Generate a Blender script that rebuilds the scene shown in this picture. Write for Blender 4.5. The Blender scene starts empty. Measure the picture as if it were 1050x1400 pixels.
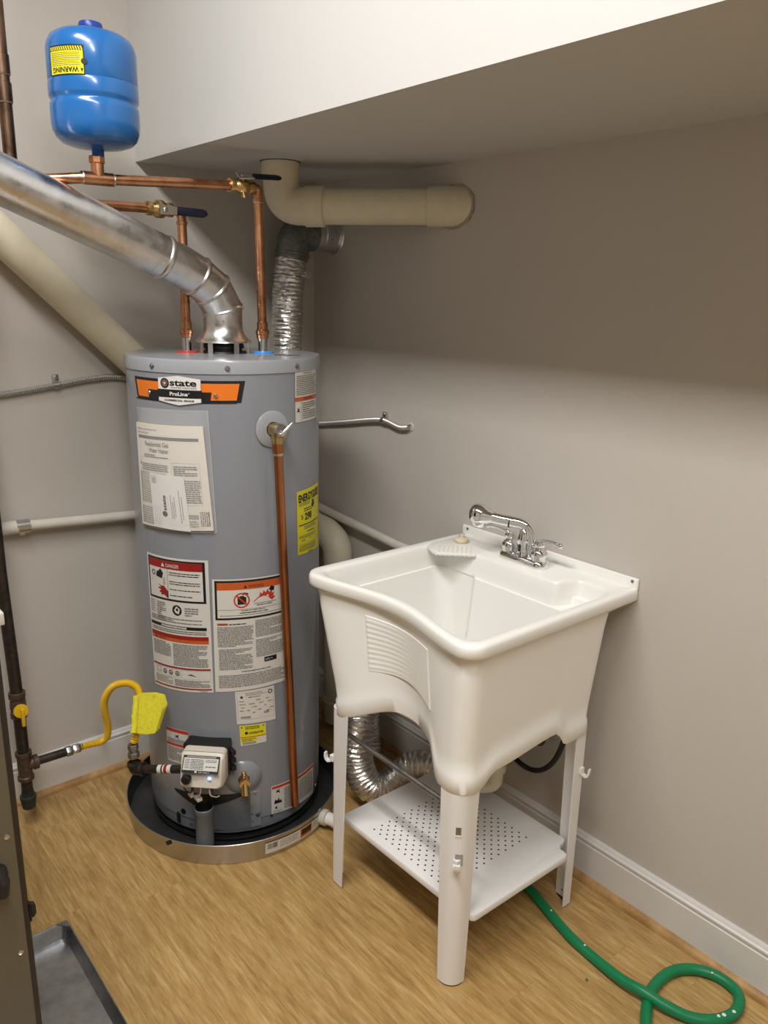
import bpy, bmesh, math, random
from mathutils import Vector, Matrix
random.seed(7)
sc = bpy.context.scene
col = sc.collection
PI = math.pi
def R(a): return math.radians(a)

# ------------------------------------------------------------------ camera
def make_camera():
    yaw, pitch, roll = 0.7, 0.2648, 0.0222
    fw = Vector((math.sin(yaw)*math.cos(pitch), math.cos(yaw)*math.cos(pitch), -math.sin(pitch)))
    rt = Vector((math.cos(yaw), -math.sin(yaw), 0)); up = rt.cross(fw)
    r2 = rt*math.cos(roll)+up*math.sin(roll); u2 = -rt*math.sin(roll)+up*math.cos(roll)
    cd = bpy.data.cameras.new('camera'); cam = bpy.data.objects.new('camera', cd); col.objects.link(cam)
    cd.sensor_fit = 'VERTICAL'; cd.sensor_height = 36; cd.sensor_width = 27; cd.lens = 1082.39/1400*36
    m = Matrix((r2, u2, -fw)).transposed().to_4x4(); m.translation = (-1.6347, -2.3436, 1.5306)
    cam.matrix_world = m; cd.clip_start = 0.02
    sc.camera = cam
make_camera()
# ------------------------------------------------------------------ world, lights, exposure
w = bpy.data.worlds.new('world'); sc.world = w; w.use_nodes = True
w.node_tree.nodes['Background'].inputs[0].default_value = (1, .93, .85, 1)
w.node_tree.nodes['Background'].inputs[1].default_value = 0.1
LIGHTS = [(-1.58, -1.35, 2.82, 43), (-1.58, -2.70, 2.82, 35)]
def area(name, loc, size, size_y, power, colr, tgt=None):
    ld = bpy.data.lights.new(name, 'AREA'); ld.shape = 'RECTANGLE'; ld.size = size; ld.size_y = size_y; ld.energy = power; ld.color = colr
    o = bpy.data.objects.new(name, ld); col.objects.link(o); o.location = loc
    if tgt is not None:
        o.rotation_euler = (Vector(tgt)-Vector(loc)).to_track_quat('-Z', 'Y').to_euler()
    return o
for lx_, ly_, lz_, lw_ in LIGHTS: area('ceiling_lamp_light', (lx_, ly_, lz_-.012), .28, 1.15, lw_, (1, .98, .95))
sc.view_settings.view_transform = 'Standard'
sc.view_settings.look = 'None'
sc.view_settings.gamma = 1
sc.view_settings.use_curve_mapping = False
sc.view_settings.exposure = -0.07

# ------------------------------------------------------------------ materials
def lin(r, g, b):
    f = lambda c: (c/255/12.92 if c/255 <= .04045 else ((c/255+.055)/1.055)**2.4)
    return (f(r), f(g), f(b), 1)
def mat(name, c, rough=.5, metal=0, coat=0, bump=0, bscale=200, mottle=0, mscale=8, trans=0, ior=1.45, emis=None, estr=0, alpha=1, spec=.5, c2=None, stretch=(1, 1, 1), rvar=0):
    m = bpy.data.materials.new(name); m.use_nodes = True
    nt = m.node_tree; b = nt.nodes['Principled BSDF']
    b.inputs['Base Color'].default_value = c; b.inputs['Roughness'].default_value = rough
    b.inputs['Metallic'].default_value = metal; b.inputs['Coat Weight'].default_value = coat
    b.inputs['Coat Roughness'].default_value = .12
    b.inputs['Transmission Weight'].default_value = trans; b.inputs['IOR'].default_value = ior
    b.inputs['Alpha'].default_value = alpha; b.inputs['Specular IOR Level'].default_value = spec
    if emis: b.inputs['Emission Color'].default_value = emis; b.inputs['Emission Strength'].default_value = estr
    tc = nt.nodes.new('ShaderNodeTexCoord'); mp = nt.nodes.new('ShaderNodeMapping'); mp.inputs['Scale'].default_value = stretch
    nt.links.new(tc.outputs['Object'], mp.inputs[0])
    if mottle or c2:
        n = nt.nodes.new('ShaderNodeTexNoise'); n.inputs['Scale'].default_value = mscale; n.inputs['Detail'].default_value = 6
        n.inputs['Roughness'].default_value = .65
        nt.links.new(mp.outputs[0], n.inputs['Vector'])
        mx = nt.nodes.new('ShaderNodeMix'); mx.data_type = 'RGBA'
        k = max(mottle, .001)
        a = tuple(min(1, v*(1-k)) for v in c[:3])+(1,) if not c2 else c
        d = tuple(min(1, v*(1+k)) for v in c[:3])+(1,) if not c2 else c2
        mx.inputs[6].default_value = a; mx.inputs[7].default_value = d
        mr = nt.nodes.new('ShaderNodeMapRange'); mr.inputs[1].default_value = .35; mr.inputs[2].default_value = .68
        nt.links.new(n.outputs[0], mr.inputs[0]); nt.links.new(mr.outputs[0], mx.inputs[0])
        nt.links.new(mx.outputs[2], b.inputs['Base Color'])
        if rvar:
            m2 = nt.nodes.new('ShaderNodeMapRange'); m2.inputs[1].default_value = .3; m2.inputs[2].default_value = .7
            m2.inputs[3].default_value = rough-rvar; m2.inputs[4].default_value = rough+rvar
            nt.links.new(n.outputs[0], m2.inputs[0]); nt.links.new(m2.outputs[0], b.inputs['Roughness'])
    if bump:
        n = nt.nodes.new('ShaderNodeTexNoise'); n.inputs['Scale'].default_value = bscale; n.inputs['Detail'].default_value = 3
        nt.links.new(mp.outputs[0], n.inputs['Vector'])
        bp = nt.nodes.new('ShaderNodeBump'); bp.inputs['Strength'].default_value = bump; bp.inputs['Distance'].default_value = .002
        nt.links.new(n.outputs[0], bp.inputs['Height']); nt.links.new(bp.outputs[0], b.inputs['Normal'])
    return m
M = {}
M['wall'] = mat('wall_paint', (.53, .495, .45, 1), .62, bump=.12, bscale=260, mottle=.015, mscale=3)
M['ceil'] = mat('ceiling_paint', (.56, .555, .54, 1), .8, bump=.1)
M['trim'] = mat('trim_paint', (.66, .645, .62, 1), .38, mottle=.03, mscale=9)
M['shoe'] = mat('oak_shoe', lin(150, 112, 66), .5, c2=lin(190, 152, 100), mscale=14)
M['copper'] = mat('copper', (.40, .18, .085, 1), .30, 1, c2=(.72, .37, .21, 1), mscale=14, stretch=(1, 1, 1), rvar=.08, bump=.05)
M['copper_dark'] = mat('aged_copper', (.10, .06, .04, 1), .42, 1, c2=(.20, .125, .08, 1), mscale=16, rvar=.1)
M['copper_tpr'] = mat('satin_copper', (.30, .115, .05, 1), .36, 1, c2=(.48, .20, .09, 1), mscale=20, stretch=(1, 1, .3), rvar=.07)
M['solder'] = mat('solder', (.62, .58, .52, 1), .35, 1)
M['brass'] = mat('brass', (.52, .37, .16, 1), .33, 1, mottle=.25, mscale=40)
M['brass_shiny'] = mat('bright_brass', (.72, .52, .24, 1), .2, 1)
M['galv'] = mat('galvanized_steel', (.62, .62, .62, 1), .34, 1, c2=(.78, .78, .79, 1), mscale=26, rvar=.1, bump=.05, bscale=60)
M['foil'] = mat('foil', (.80, .79, .77, 1), .28, 1, mottle=.1, mscale=60, bump=.8, bscale=150)
M['foil_dark'] = mat('dull_galvanized', (.16, .165, .165, 1), .45, .8, c2=(.27, .28, .28, 1), mscale=70)
M['chrome'] = mat('chrome', (.82, .82, .84, 1), .06, 1)
M['steel'] = mat('zinc_steel', (.6, .6, .6, 1), .25, 1)
M['steel_dark'] = mat('dark_steel', (.30, .31, .32, 1), .42, 1, mottle=.2, mscale=30)
M['grey'] = mat('heater_grey_enamel', lin(138, 142, 150), .30, 0, coat=.35, mottle=.02, mscale=5)
M['grey2'] = mat('lid_grey_enamel', lin(158, 162, 168), .28, 0, coat=.4)
M['conduit'] = mat('conduit_steel', (.55, .55, .53, 1), .42, .85)
M['greyd'] = mat('hatch_grey_enamel', lin(100, 104, 110), .42, 0, mottle=.05)
M['blue'] = mat('blue_enamel', (.014, .13, .40, 1), .26, 0, coat=.5, bump=.03, bscale=30)
M['navy'] = mat('navy_vinyl', (.006, .009, .035, 1), .5)
M['bluecap'] = mat('blue_plastic', (.012, .05, .30, 1), .35)
M['pvc'] = mat('cream_pvc', lin(216, 208, 184), .42, mottle=.05, mscale=14, bump=.04, bscale=30)
M['pvcw'] = mat('white_pvc', lin(205, 200, 188), .42, mottle=.05, mscale=20)
M['white'] = mat('white_polymer', (.875, .87, .83, 1), .30, 0, coat=.15, mottle=.01, mscale=3)
M['white_leg'] = mat('white_leg_polymer', (.84, .835, .825, 1), .34)
M['hole'] = mat('hole_dark', (.03, .028, .025, 1), .8)
M['plug'] = mat('cream_rubber', lin(226, 212, 180), .5)
M['black'] = mat('black_rubber', (.012, .012, .012, 1), .45)
M['blackpipe'] = mat('black_iron', (.018, .015, .013, 1), .42, .3, c2=(.055, .04, .03, 1), mscale=50)
M['rust'] = mat('brown_iron_fitting', (.07, .045, .032, 1), .5, .5, c2=(.15, .10, .07, 1), mscale=60)
M['greyiron'] = mat('grey_iron_cap', (.035, .043, .046, 1), .5, .4, mottle=.2, mscale=60)
M['yellow'] = mat('yellow_coating', lin(222, 178, 30), .38, mottle=.04)
M['tagyellow'] = mat('yellow_tag_paper', lin(222, 214, 52), .6, mottle=.12, mscale=140, bump=.3, bscale=120)
M['green'] = mat('green_hose', (.006, .20, .075, 1), .38, mottle=.06, mscale=20)
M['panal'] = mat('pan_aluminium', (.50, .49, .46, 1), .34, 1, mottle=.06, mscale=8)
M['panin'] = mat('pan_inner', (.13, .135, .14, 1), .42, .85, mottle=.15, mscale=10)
M['tray'] = mat('tray_steel', (.33, .34, .355, 1), .33, 1, c2=(.62, .63, .65, 1), mscale=9, stretch=(1, 1, 1), rvar=.08)
M['furn'] = mat('taupe_furnace_paint', lin(104, 98, 82), .42, .1, mottle=.03)
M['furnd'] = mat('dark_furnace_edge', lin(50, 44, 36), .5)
M['clear'] = mat('clear_plastic', (1, 1, 1, 1), .12, trans=0, alpha=.16)
M['paper'] = mat('paper', lin(220, 215, 205), .6)
M['paperw'] = mat('white_paper', lin(224, 222, 220), .55)
M['pages'] = mat('page_edges', lin(222, 212, 180), .7)
M['stick'] = mat('sticker_white', lin(214, 212, 206), .4)
M['ink'] = mat('ink_black', (.012, .012, .013, 1), .45)
M['ink2'] = mat('ink_grey', (.13, .125, .12, 1), .5)
M['ink3'] = mat('ink_light', (.33, .32, .30, 1), .5)
M['red'] = mat('print_red', lin(150, 34, 28), .45)
M['redb'] = mat('print_bright_red', lin(196, 58, 40), .45)
M['orange'] = mat('print_orange', lin(232, 122, 34), .4)
M['dorange'] = mat('print_dark_orange', lin(196, 92, 40), .45)
M['yel'] = mat('print_yellow', lin(224, 214, 30), .4)
M['reddisc'] = mat('red_plastic', lin(206, 62, 52), .35)
M['bluedisc'] = mat('light_blue_plastic', lin(60, 150, 232), .35)
M['beige'] = mat('control_beige', lin(214, 207, 194), .36)
M['led'] = mat('led_blue', (.3, .5, 1, 1), .3, emis=(.4, .5, 1, 1), estr=1.6)
M['diff'] = mat('lamp_glass', (1, 1, 1, 1), .4, emis=(1, .95, .88, 1), estr=2)

def wood():
    m = bpy.data.materials.new('bamboo_floor'); m.use_nodes = True; nt = m.node_tree; b = nt.nodes['Principled BSDF']
    N = nt.nodes.new; L = nt.links.new
    tc = N('ShaderNodeTexCoord'); oi = N('ShaderNodeObjectInfo'); ad = N('ShaderNodeVectorMath'); ad.operation = 'ADD'
    sca = N('ShaderNodeVectorMath'); sca.operation = 'SCALE'; sca.inputs[0].default_value = (7, 5, 3)
    L(oi.outputs['Random'], sca.inputs['Scale']); L(tc.outputs['Object'], ad.inputs[0]); L(sca.outputs[0], ad.inputs[1])
    def noise(scale, s, det=5, rg=.6):
        mp = N('ShaderNodeMapping'); mp.inputs['Scale'].default_value = s; L(ad.outputs[0], mp.inputs[0])
        n = N('ShaderNodeTexNoise'); n.inputs['Scale'].default_value = scale; n.inputs['Detail'].default_value = det; n.inputs['Roughness'].default_value = rg
        L(mp.outputs[0], n.inputs['Vector']); return n
    a = noise(1, (170, 14, 1), 6, .7); c = noise(1, (60, 7, 1)); d = noise(1, (9, 2.2, 1), 3); e = noise(1, (260, 30, 1), 3)
    r1 = N('ShaderNodeValToRGB'); r1.color_ramp.elements[0].position = .36; r1.color_ramp.elements[1].position = .66
    r1.color_ramp.elements[0].color = (.30, .165, .052, 1); r1.color_ramp.elements[1].color = (.60, .42, .185, 1)
    x = r1.color_ramp.elements.new(.5); x.color = (.44, .275, .098, 1)
    ma = N('ShaderNodeMath'); ma.operation = 'MULTIPLY_ADD'; ma.inputs[1].default_value = .55
    mb_ = N('ShaderNodeMath'); mb_.operation = 'MULTIPLY'; mb_.inputs[1].default_value = .45
    L(c.outputs[0], mb_.inputs[0]); L(a.outputs[0], ma.inputs[0]); L(mb_.outputs[0], ma.inputs[2])
    L(ma.outputs[0], r1.inputs[0])
    mx = N('ShaderNodeMix'); mx.data_type = 'RGBA'; mx.blend_type = 'MULTIPLY'; mx.inputs[0].default_value = 1
    r2 = N('ShaderNodeMapRange'); r2.inputs[1].default_value = .3; r2.inputs[2].default_value = .7; r2.inputs[3].default_value = .90; r2.inputs[4].default_value = 1.07
    L(d.outputs[0], r2.inputs[0]); L(r1.outputs[0], mx.inputs[6]); L(r2.outputs[0], mx.inputs[7])
    mx2 = N('ShaderNodeMix'); mx2.data_type = 'RGBA'; mx2.blend_type = 'MULTIPLY'; mx2.inputs[0].default_value = 1
    r3 = N('ShaderNodeMapRange'); r3.inputs[3].default_value = .97; r3.inputs[4].default_value = 1.03
    L(oi.outputs['Random'], r3.inputs[0]); L(mx.outputs[2], mx2.inputs[6]); L(r3.outputs[0], mx2.inputs[7])
    L(mx2.outputs[2], b.inputs['Base Color'])
    b.inputs['Roughness'].default_value = .42
    bp = N('ShaderNodeBump'); bp.inputs['Strength'].default_value = .12; bp.inputs['Distance'].default_value = .0003
    L(e.outputs[0], bp.inputs['Height']); L(bp.outputs[0], b.inputs['Normal'])
    return m
M['wood'] = wood()

# ------------------------------------------------------------------ mesh helpers
class MB:
    def __init__(s): s.v = []; s.f = []; s.m = []
    def add(s, vs, fs, mi=0):
        o = len(s.v); s.v += [tuple(v) for v in vs]; s.f += [tuple(i+o for i in f) for f in fs]; s.m += [mi]*len(fs)
    def box(s, a, b, mi=0, bev=0):
        x0, x1 = sorted((a[0], b[0])); y0, y1 = sorted((a[1], b[1])); z0, z1 = sorted((a[2], b[2]))
        if bev <= 0:
            s.add([(x0,y0,z0),(x1,y0,z0),(x1,y1,z0),(x0,y1,z0),(x0,y0,z1),(x1,y0,z1),(x1,y1,z1),(x0,y1,z1)],
                  [(0,3,2,1),(4,5,6,7),(0,1,5,4),(1,2,6,5),(2,3,7,6),(3,0,4,7)], mi); return
        bm = bmesh.new(); bmesh.ops.create_cube(bm, size=1)
        for v in bm.verts: v.co = Vector(((x0+x1)/2+v.co.x*(x1-x0), (y0+y1)/2+v.co.y*(y1-y0), (z0+z1)/2+v.co.z*(z1-z0)))
        bmesh.ops.bevel(bm, geom=bm.edges[:], offset=bev, segments=3, profile=.5, affect='EDGES')
        s.frombm(bm, mi)
    def frombm(s, bm, mi=0, M4=None):
        bm.verts.ensure_lookup_table()
        vs = [(M4 @ v.co if M4 else v.co) for v in bm.verts]
        s.add([tuple(v) for v in vs], [tuple(v.index for v in f.verts) for f in bm.faces], mi); bm.free()
    def loft(s, rings, mi=0, closed=True, cap0=False, cap1=False):
        n = len(rings[0]); vs = [p for r in rings for p in r]; fs = []
        for i in range(len(rings)-1):
            for j in range(n if closed else n-1):
                k = (j+1) % n
                fs.append((i*n+j, i*n+k, (i+1)*n+k, (i+1)*n+j))
        if cap0: fs.append(tuple(range(n))[::-1])
        if cap1: fs.append(tuple((len(rings)-1)*n+j for j in range(n)))
        s.add(vs, fs, mi)
    def tube(s, pts, r, seg=20, mi=0, cap=True, rf=None, noise=0):
        P = [Vector(p) for p in pts]; T = []
        for i in range(len(P)):
            a = P[max(i-1, 0)]; b = P[min(i+1, len(P)-1)]; T.append((b-a).normalized())
        u = T[0].orthogonal().normalized(); rings = []; d = 0
        for i in range(len(P)):
            if i: d += (P[i]-P[i-1]).length
            u = (u-T[i]*u.dot(T[i])).normalized(); w_ = T[i].cross(u)
            rr = rf(i, d) if rf else (r[i] if isinstance(r, (list, tuple)) else r)
            rings.append([tuple(P[i]+(u*math.cos(2*PI*k/seg)+w_*math.sin(2*PI*k/seg))*(rr+(random.uniform(-noise, noise) if noise else 0))) for k in range(seg)])
        s.loft(rings, mi, True, cap, cap)
    def lathe(s, prof, o, ax=(0, 0, 1), seg=32, mi=0, cap0=False, cap1=False):
        o = Vector(o); ax = Vector(ax).normalized(); u = ax.orthogonal().normalized(); v = ax.cross(u)
        rings = [[tuple(o+ax*h+(u*math.cos(2*PI*k/seg)+v*math.sin(2*PI*k/seg))*max(r, 1e-5)) for k in range(seg)] for r, h in prof]
        s.loft(rings, mi, True, cap0, cap1)
    def hexn(s, o, ax, r, h, mi=0):
        s.lathe([(r*.93, 0), (r, .08*h), (r, .92*h), (r*.93, h)], o, ax, 6, mi, True, True)
    def prism(s, poly, M4, t, mi=0, bev=0):
        bm = bmesh.new(); a = [bm.verts.new((x, y, 0)) for x, y in poly]; f = bm.faces.new(a)
        r = bmesh.ops.extrude_face_region(bm, geom=[f]); 
        for g in r['geom']:
            if isinstance(g, bmesh.types.BMVert): g.co.z += t
        bmesh.ops.recalc_face_normals(bm, faces=bm.faces[:])
        if bev: bmesh.ops.bevel(bm, geom=bm.edges[:], offset=bev, segments=2, profile=.5, affect='EDGES')
        s.frombm(bm, mi, M4)

def sharp(me, ang=35):
    me.shade_smooth()
    try: me.set_sharp_from_angle(angle=R(ang))
    except Exception: pass
def wloc(o):
    v = Vector((0, 0, 0))
    while o: v += o.location; o = o.parent
    return v
def build(name, mb, mats, parent=None, ang=35, label=None, recalc=True, kind=None):
    if not isinstance(mats, (list, tuple)): mats = [mats]
    me = bpy.data.meshes.new(name)
    if parent is None:
        xs, ys, zs = zip(*mb.v); L = Vector(((min(xs)+max(xs))/2, (min(ys)+max(ys))/2, min(zs)))
    else: L = wloc(parent)
    me.from_pydata([tuple(Vector(v)-L) for v in mb.v], [], mb.f)
    for m in mats: me.materials.append(m)
    me.polygons.foreach_set('material_index', mb.m)
    if recalc:
        bm = bmesh.new(); bm.from_mesh(me); bmesh.ops.recalc_face_normals(bm, faces=bm.faces[:]); bm.to_mesh(me); bm.free()
    me.update(); sharp(me, ang)
    o = bpy.data.objects.new(name, me); col.objects.link(o)
    if parent is None: o.location = L
    else: o.parent = parent
    if label: o['label'] = label
    if kind: o['kind'] = kind
    return o
def tag(o, label, cat, group=None):
    o['label'] = label; o['category'] = cat
    if group: o['group'] = group
    return o
def thing(name, loc, label, cat, group=None):
    o = bpy.data.objects.new(name, None); col.objects.link(o); o.location = loc; o.empty_display_size = .05
    return tag(o, label, cat, group)
def struct(name, mb, m, parent=None, **k):
    o = build(name, mb, m, parent, **k)
    if parent is None: o['kind'] = 'structure'
    return o
def fillet(pts, rad, n=8):
    P = [Vector(p) for p in pts]; out = [P[0]]
    for i in range(1, len(P)-1):
        a = (P[i-1]-P[i]); b = (P[i+1]-P[i]); la, lb = a.length, b.length; a.normalize(); b.normalize()
        ang = a.angle(b); t = min(rad/math.tan(ang/2), la*.49, lb*.49)
        p0 = P[i]+a*t; p1 = P[i]+b*t
        for k in range(n+1):
            s = k/n; out.append(p0*(1-s)**2+P[i]*2*s*(1-s)+p1*s*s)
    out.append(P[-1]); return out
def spline(pts, n=10):
    P = [Vector(p) for p in pts]; P = [P[0]*2-P[1]]+P+[P[-1]*2-P[-2]]; out = []
    for i in range(1, len(P)-2):
        for k in range(n):
            t = k/n; a, b, c, d = P[i-1:i+3]
            out.append(.5*((2*b)+(c-a)*t+(2*a-5*b+4*c-d)*t*t+(-a+3*b-3*c+d)*t**3))
    out.append(P[-2]); return out
def resample(pts, step):
    P = [Vector(p) for p in pts]; out = [P[0]]; acc = 0
    for i in range(1, len(P)):
        a, b = P[i-1], P[i]; L = (b-a).length
        if L < 1e-9: continue
        t = step-acc
        while t <= L: out.append(a+(b-a)*(t/L)); t += step
        acc = (acc+L) % step
    return out
def sm(t): t = max(0, min(1, t)); return t*t*(3-2*t)

# flat print and stickers: mapped through a function (u, v, height) -> point
class Print:
    def __init__(s, mapf, W, H): s.f = mapf; s.W = W; s.H = H; s.mb = MB(); s.mats = []
    def mi(s, m):
        if M[m] not in s.mats: s.mats.append(M[m])
        return s.mats.index(M[m])
    def rect(s, u0, v0, u1, v1, m, h=.0004, du=.012):
        n = max(1, int(abs(u1-u0)/du)); vs = []
        for i in range(n+1):
            u = u0+(u1-u0)*i/n; vs += [s.f(u, v0, h), s.f(u, v1, h)]
        s.mb.add(vs, [(2*i, 2*i+2, 2*i+3, 2*i+1) for i in range(n)], s.mi(m))
    def frame(s, u0, v0, u1, v1, t, m, h=.0006):
        s.rect(u0, v0, u1, v0+t, m, h); s.rect(u0, v1-t, u1, v1, m, h); s.rect(u0, v0+t, u0+t, v1-t, m, h); s.rect(u1-t, v0+t, u1, v1-t, m, h)
    def poly(s, pts, m, h=.0006):
        s.mb.add([s.f(u, v, h) for u, v in pts], [tuple(range(len(pts)))], s.mi(m))
    def strip(s, top, bot, m, h=.0004):
        vs = []
        for a, b in zip(top, bot): vs += [s.f(a[0], a[1], h), s.f(b[0], b[1], h)]
        s.mb.add(vs, [(2*i, 2*i+1, 2*i+3, 2*i+2) for i in range(len(top)-1)], s.mi(m))
    def disc(s, u, v, r, m, h=.0006, n=20, r0=0):
        if r0: 
            vs = [s.f(u+q*math.cos(2*PI*k/n), v+q*math.sin(2*PI*k/n), h) for k in range(n) for q in (r0, r)]
            s.mb.add(vs, [(2*k, 2*k+1, (2*k+3) % (2*n), (2*k+2) % (2*n)) for k in range(n)], s.mi(m))
        else: s.poly([(u+r*math.cos(2*PI*k/n), v+r*math.sin(2*PI*k/n)) for k in range(n)], m, h)
    def lines(s, u0, v0, u1, v1, lh, m='ink2', h=.0013, ink=.42, word=4.2, bold=0):
        v = v1-lh
        while v >= v0-1e-6:
            u = u0; end = u1-random.choice([0, 0, 0, .25, .5])*(u1-u0)*(1 if random.random() < .3 else .1)
            while u < end:
                wl = lh*random.uniform(.6, word)*.55; e = min(u+wl, end)
                s.rect(u, v+lh*.18, e, v+lh*(.18+ink), m, h, 1); u = e+lh*.24
            v -= lh
    def text(s, body, u, v, size, m='ink', h=.0009, rot=0, width=None, align='LEFT', thick=0, flip=False):
        cu = bpy.data.curves.new('t', 'FONT'); cu.body = body; cu.size = size; cu.align_x = align; cu.offset = thick; cu.resolution_u = 3
        ob = bpy.data.objects.new('t', cu); col.objects.link(ob)
        bpy.context.view_layer.update()
        me = ob.to_mesh(); pts = [(p.co.x, p.co.y) for p in me.vertices]; fs = [tuple(p.vertices) for p in me.polygons]
        ob.to_mesh_clear(); bpy.data.objects.remove(ob); bpy.data.curves.remove(cu)
        if not pts: return
        if width:
            w_ = max(p[0] for p in pts)-min(p[0] for p in pts); k = width/max(w_, 1e-6); pts = [(p[0]*k, p[1]) for p in pts]
        c, sn = math.cos(rot), math.sin(rot)
        s.mb.add([s.f(u+p[0]*c-p[1]*sn, v+p[0]*sn+p[1]*c, h) for p in pts], fs, s.mi(m))
    def build(s, name, parent, label=None): return build(name, s.mb, s.mats, parent, label=label, recalc=False)

# ------------------------------------------------------------------ room
XL, YN, ZC = -3.4, -4.2, 2.90
b = MB(); b.box((XL-.1, 0, -.05), (.1, .1, ZC+.1)); struct('wall_back', b, M['wall'])
b = MB(); b.box((0, YN-.1, -.05), (.1, 0, ZC+.1)); struct('wall_right', b, M['wall'])
b = MB(); b.box((XL-.1, YN-.1, -.05), (XL, 0, ZC+.1)); struct('wall_left', b, M['wall'])
b = MB(); b.box((XL, YN-.1, -.05), (0, YN, ZC+.1)); struct('wall_front', b, M['wall'])
b = MB(); b.box((XL, YN, ZC), (0, 0, ZC+.1)); struct('ceiling', b, M['ceil'])
b = MB(); b.box((-.6201, YN, 1.889), (0, 0, ZC), bev=0)
so = struct('ceiling_soffit', b, M['ceil'])
b = MB(); b.box((XL, YN, -.05), (0, 0, -.012)); floor = struct('floor', b, M['wood'])
def planks():
    wv = .125; L = 1.22; protos = {}
    nx = int(math.ceil(-XL/wv))
    for i in range(nx):
        x1 = -i*wv; x0 = max(XL, x1-wv)
        y = -random.uniform(.15, 1.1); ys = [0]
        while y > YN+.15: ys.append(y); y -= L
        ys.append(YN)
        for a, c in zip(ys[:-1], ys[1:]):
            key = (round(x1-x0, 3), round(a-c, 3))
            if key not in protos:
                b = MB(); g = .00008; hw, hl = (x1-x0)/2-g, (a-c)/2-g; e = .0003
                b.loft([[(sx*(hw-d), sy*(hl-d), z) for sx, sy in ((-1,-1),(1,-1),(1,1),(-1,1))] for d, z in ((0, -.012), (0, -e), (e, 0))], 0, True, False, True)
                me = bpy.data.meshes.new('plank'); me.from_pydata(b.v, [], b.f); me.materials.append(M['wood']); me.update(); protos[key] = me
            o = bpy.data.objects.new('plank', protos[key]); col.objects.link(o); o.parent = floor
            o.location = Vector(((x0+x1)/2, (a+c)/2, 0))-floor.location
planks()
def baseboard(name, axis, a0, a1):
    h = .1335
    prof = [(0, .0), (.0135, .0), (.0135, h*.80), (.0115, h*.815), (.0115, h*.86), (.014, h*.875), (.014, h*.915), (.0095, h*.94), (.008, h*.975), (.005, h), (0, h)]
    b = MB(); rings = []
    for a in (a0, a1): rings.append([((a, -d, z) if axis == 'x' else (-d, a, z)) for d, z in prof])
    b.loft(rings, 0, True, True, True); return struct(name, b, M['trim'], ang=25)
baseboard('baseboard_back', 'x', XL, -.0001); baseboard('baseboard_right', 'y', YN, -.0001)
def shoe(name, axis, a0, a1):
    b = MB(); r = .017; off = .0135
    prof = [(off, 0), (off+r, 0)]+[(off+r*math.cos(R(t)), r*1.05*math.sin(R(t))) for t in (15, 30, 45, 60, 75, 90)]
    b.loft([[((a, -d, z) if axis == 'x' else (-d, a, z)) for d, z in prof] for a in (a0, a1)], 0, True, True, True)
    return struct(name, b, M['shoe'])
shoe('trim_1', 'x', XL, -.0001); shoe('trim_2', 'y', YN, -.0001)
# ceiling fixture
for k_, LIGHT in enumerate(LIGHTS):
    t = thing('ceiling_light', LIGHT[:3], ['long white fluorescent ceiling fixture nearer the water heater', 'long white fluorescent ceiling fixture farther from the water heater'][k_], 'lamp', 'ceiling fixtures in a row')
    b = MB(); b.box((LIGHT[0]-.15, LIGHT[1]-.61, LIGHT[2]+.045), (LIGHT[0]+.15, LIGHT[1]+.61, ZC-.0001), bev=.004); build('lamp_base', b, M['trim'], t)
    b = MB(); b.loft([[(LIGHT[0]+x, LIGHT[1]+y_, LIGHT[2]+z) for x, z in ((-.14, .045), (-.135, .01), (-.11, -.008), (.11, -.008), (.135, .01), (.14, .045))] for y_ in (-.60, .60)], 0, True, True, True); build('lamp_shade', b, M['diff'], t)

# ------------------------------------------------------------------ drain pan under the heater
HX, HY, HR, HT = -.5545, -.3635, .26, 1.3735
PX, PY, PR, PH = -.577, -.386, .3215, .0655
pan = thing('drain_pan', (PX, PY, 0), 'round shallow aluminium drain pan standing under the water heater', 'pan')
b = MB()
b.lathe([(.001, .0), (PR-.006, .0), (PR-.004, .004), (PR-.0005, PH-.004), (PR+.001, PH-.001), (PR, PH), (PR-.002, PH), (PR-.0025, PH-.003)], (PX, PY, 0), seg=96, mi=0)
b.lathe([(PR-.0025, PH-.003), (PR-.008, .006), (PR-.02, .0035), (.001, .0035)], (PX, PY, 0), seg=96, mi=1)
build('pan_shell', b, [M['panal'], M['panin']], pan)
def cylmap(cx, cy, r, corners, W, H, tilt=None):
    TL, TR, BR, BL = corners
    def f(u, v, h):
        a = u/W; c = v/H
        th = (TL[0]*(1-a)+TR[0]*a)*c+(BL[0]*(1-a)+BR[0]*a)*(1-c); z = (TL[1]*(1-a)+TR[1]*a)*c+(BL[1]*(1-a)+BR[1]*a)*(1-c)
        rr = r(z) if callable(r) else r
        return (cx+(rr+h)*math.cos(R(th)), cy+(rr+h)*math.sin(R(th)), z)
    return f
def quad(th0, th1, z0, z1): return ((th0, z1), (th1, z1), (th1, z0), (th0, z0))
rpan = lambda z: PR-.004+z/PH*.0045
p = Print(cylmap(PX, PY, rpan, quad(-104, -62, .010, .054), .236, .044), .236, .044)
p.rect(0, .004, .236, .040, 'stick'); p.rect(.115, .008, .160, .038, 'dorange', .0006); p.rect(.118, .016, .157, .034, 'ink', .0008)
for i in range(14): p.rect(.006+i*.0022, .018, .0072+i*.0022+random.choice([0, .0006]), .036, 'ink2', .0006)
p.lines(.045, .01, .105, .037, .006, 'ink3', .0006); p.lines(.165, .01, .185, .037, .005, 'ink3', .0006)
p.poly([(.193, .008), (.203, .008), (.203, .036), (.193, .036)], 'ink2', .0006); p.lines(.208, .01, .23, .037, .006, 'ink3', .0006)
p.build('product_sticker', pan, 'white, orange and black paper sticker')
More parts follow.
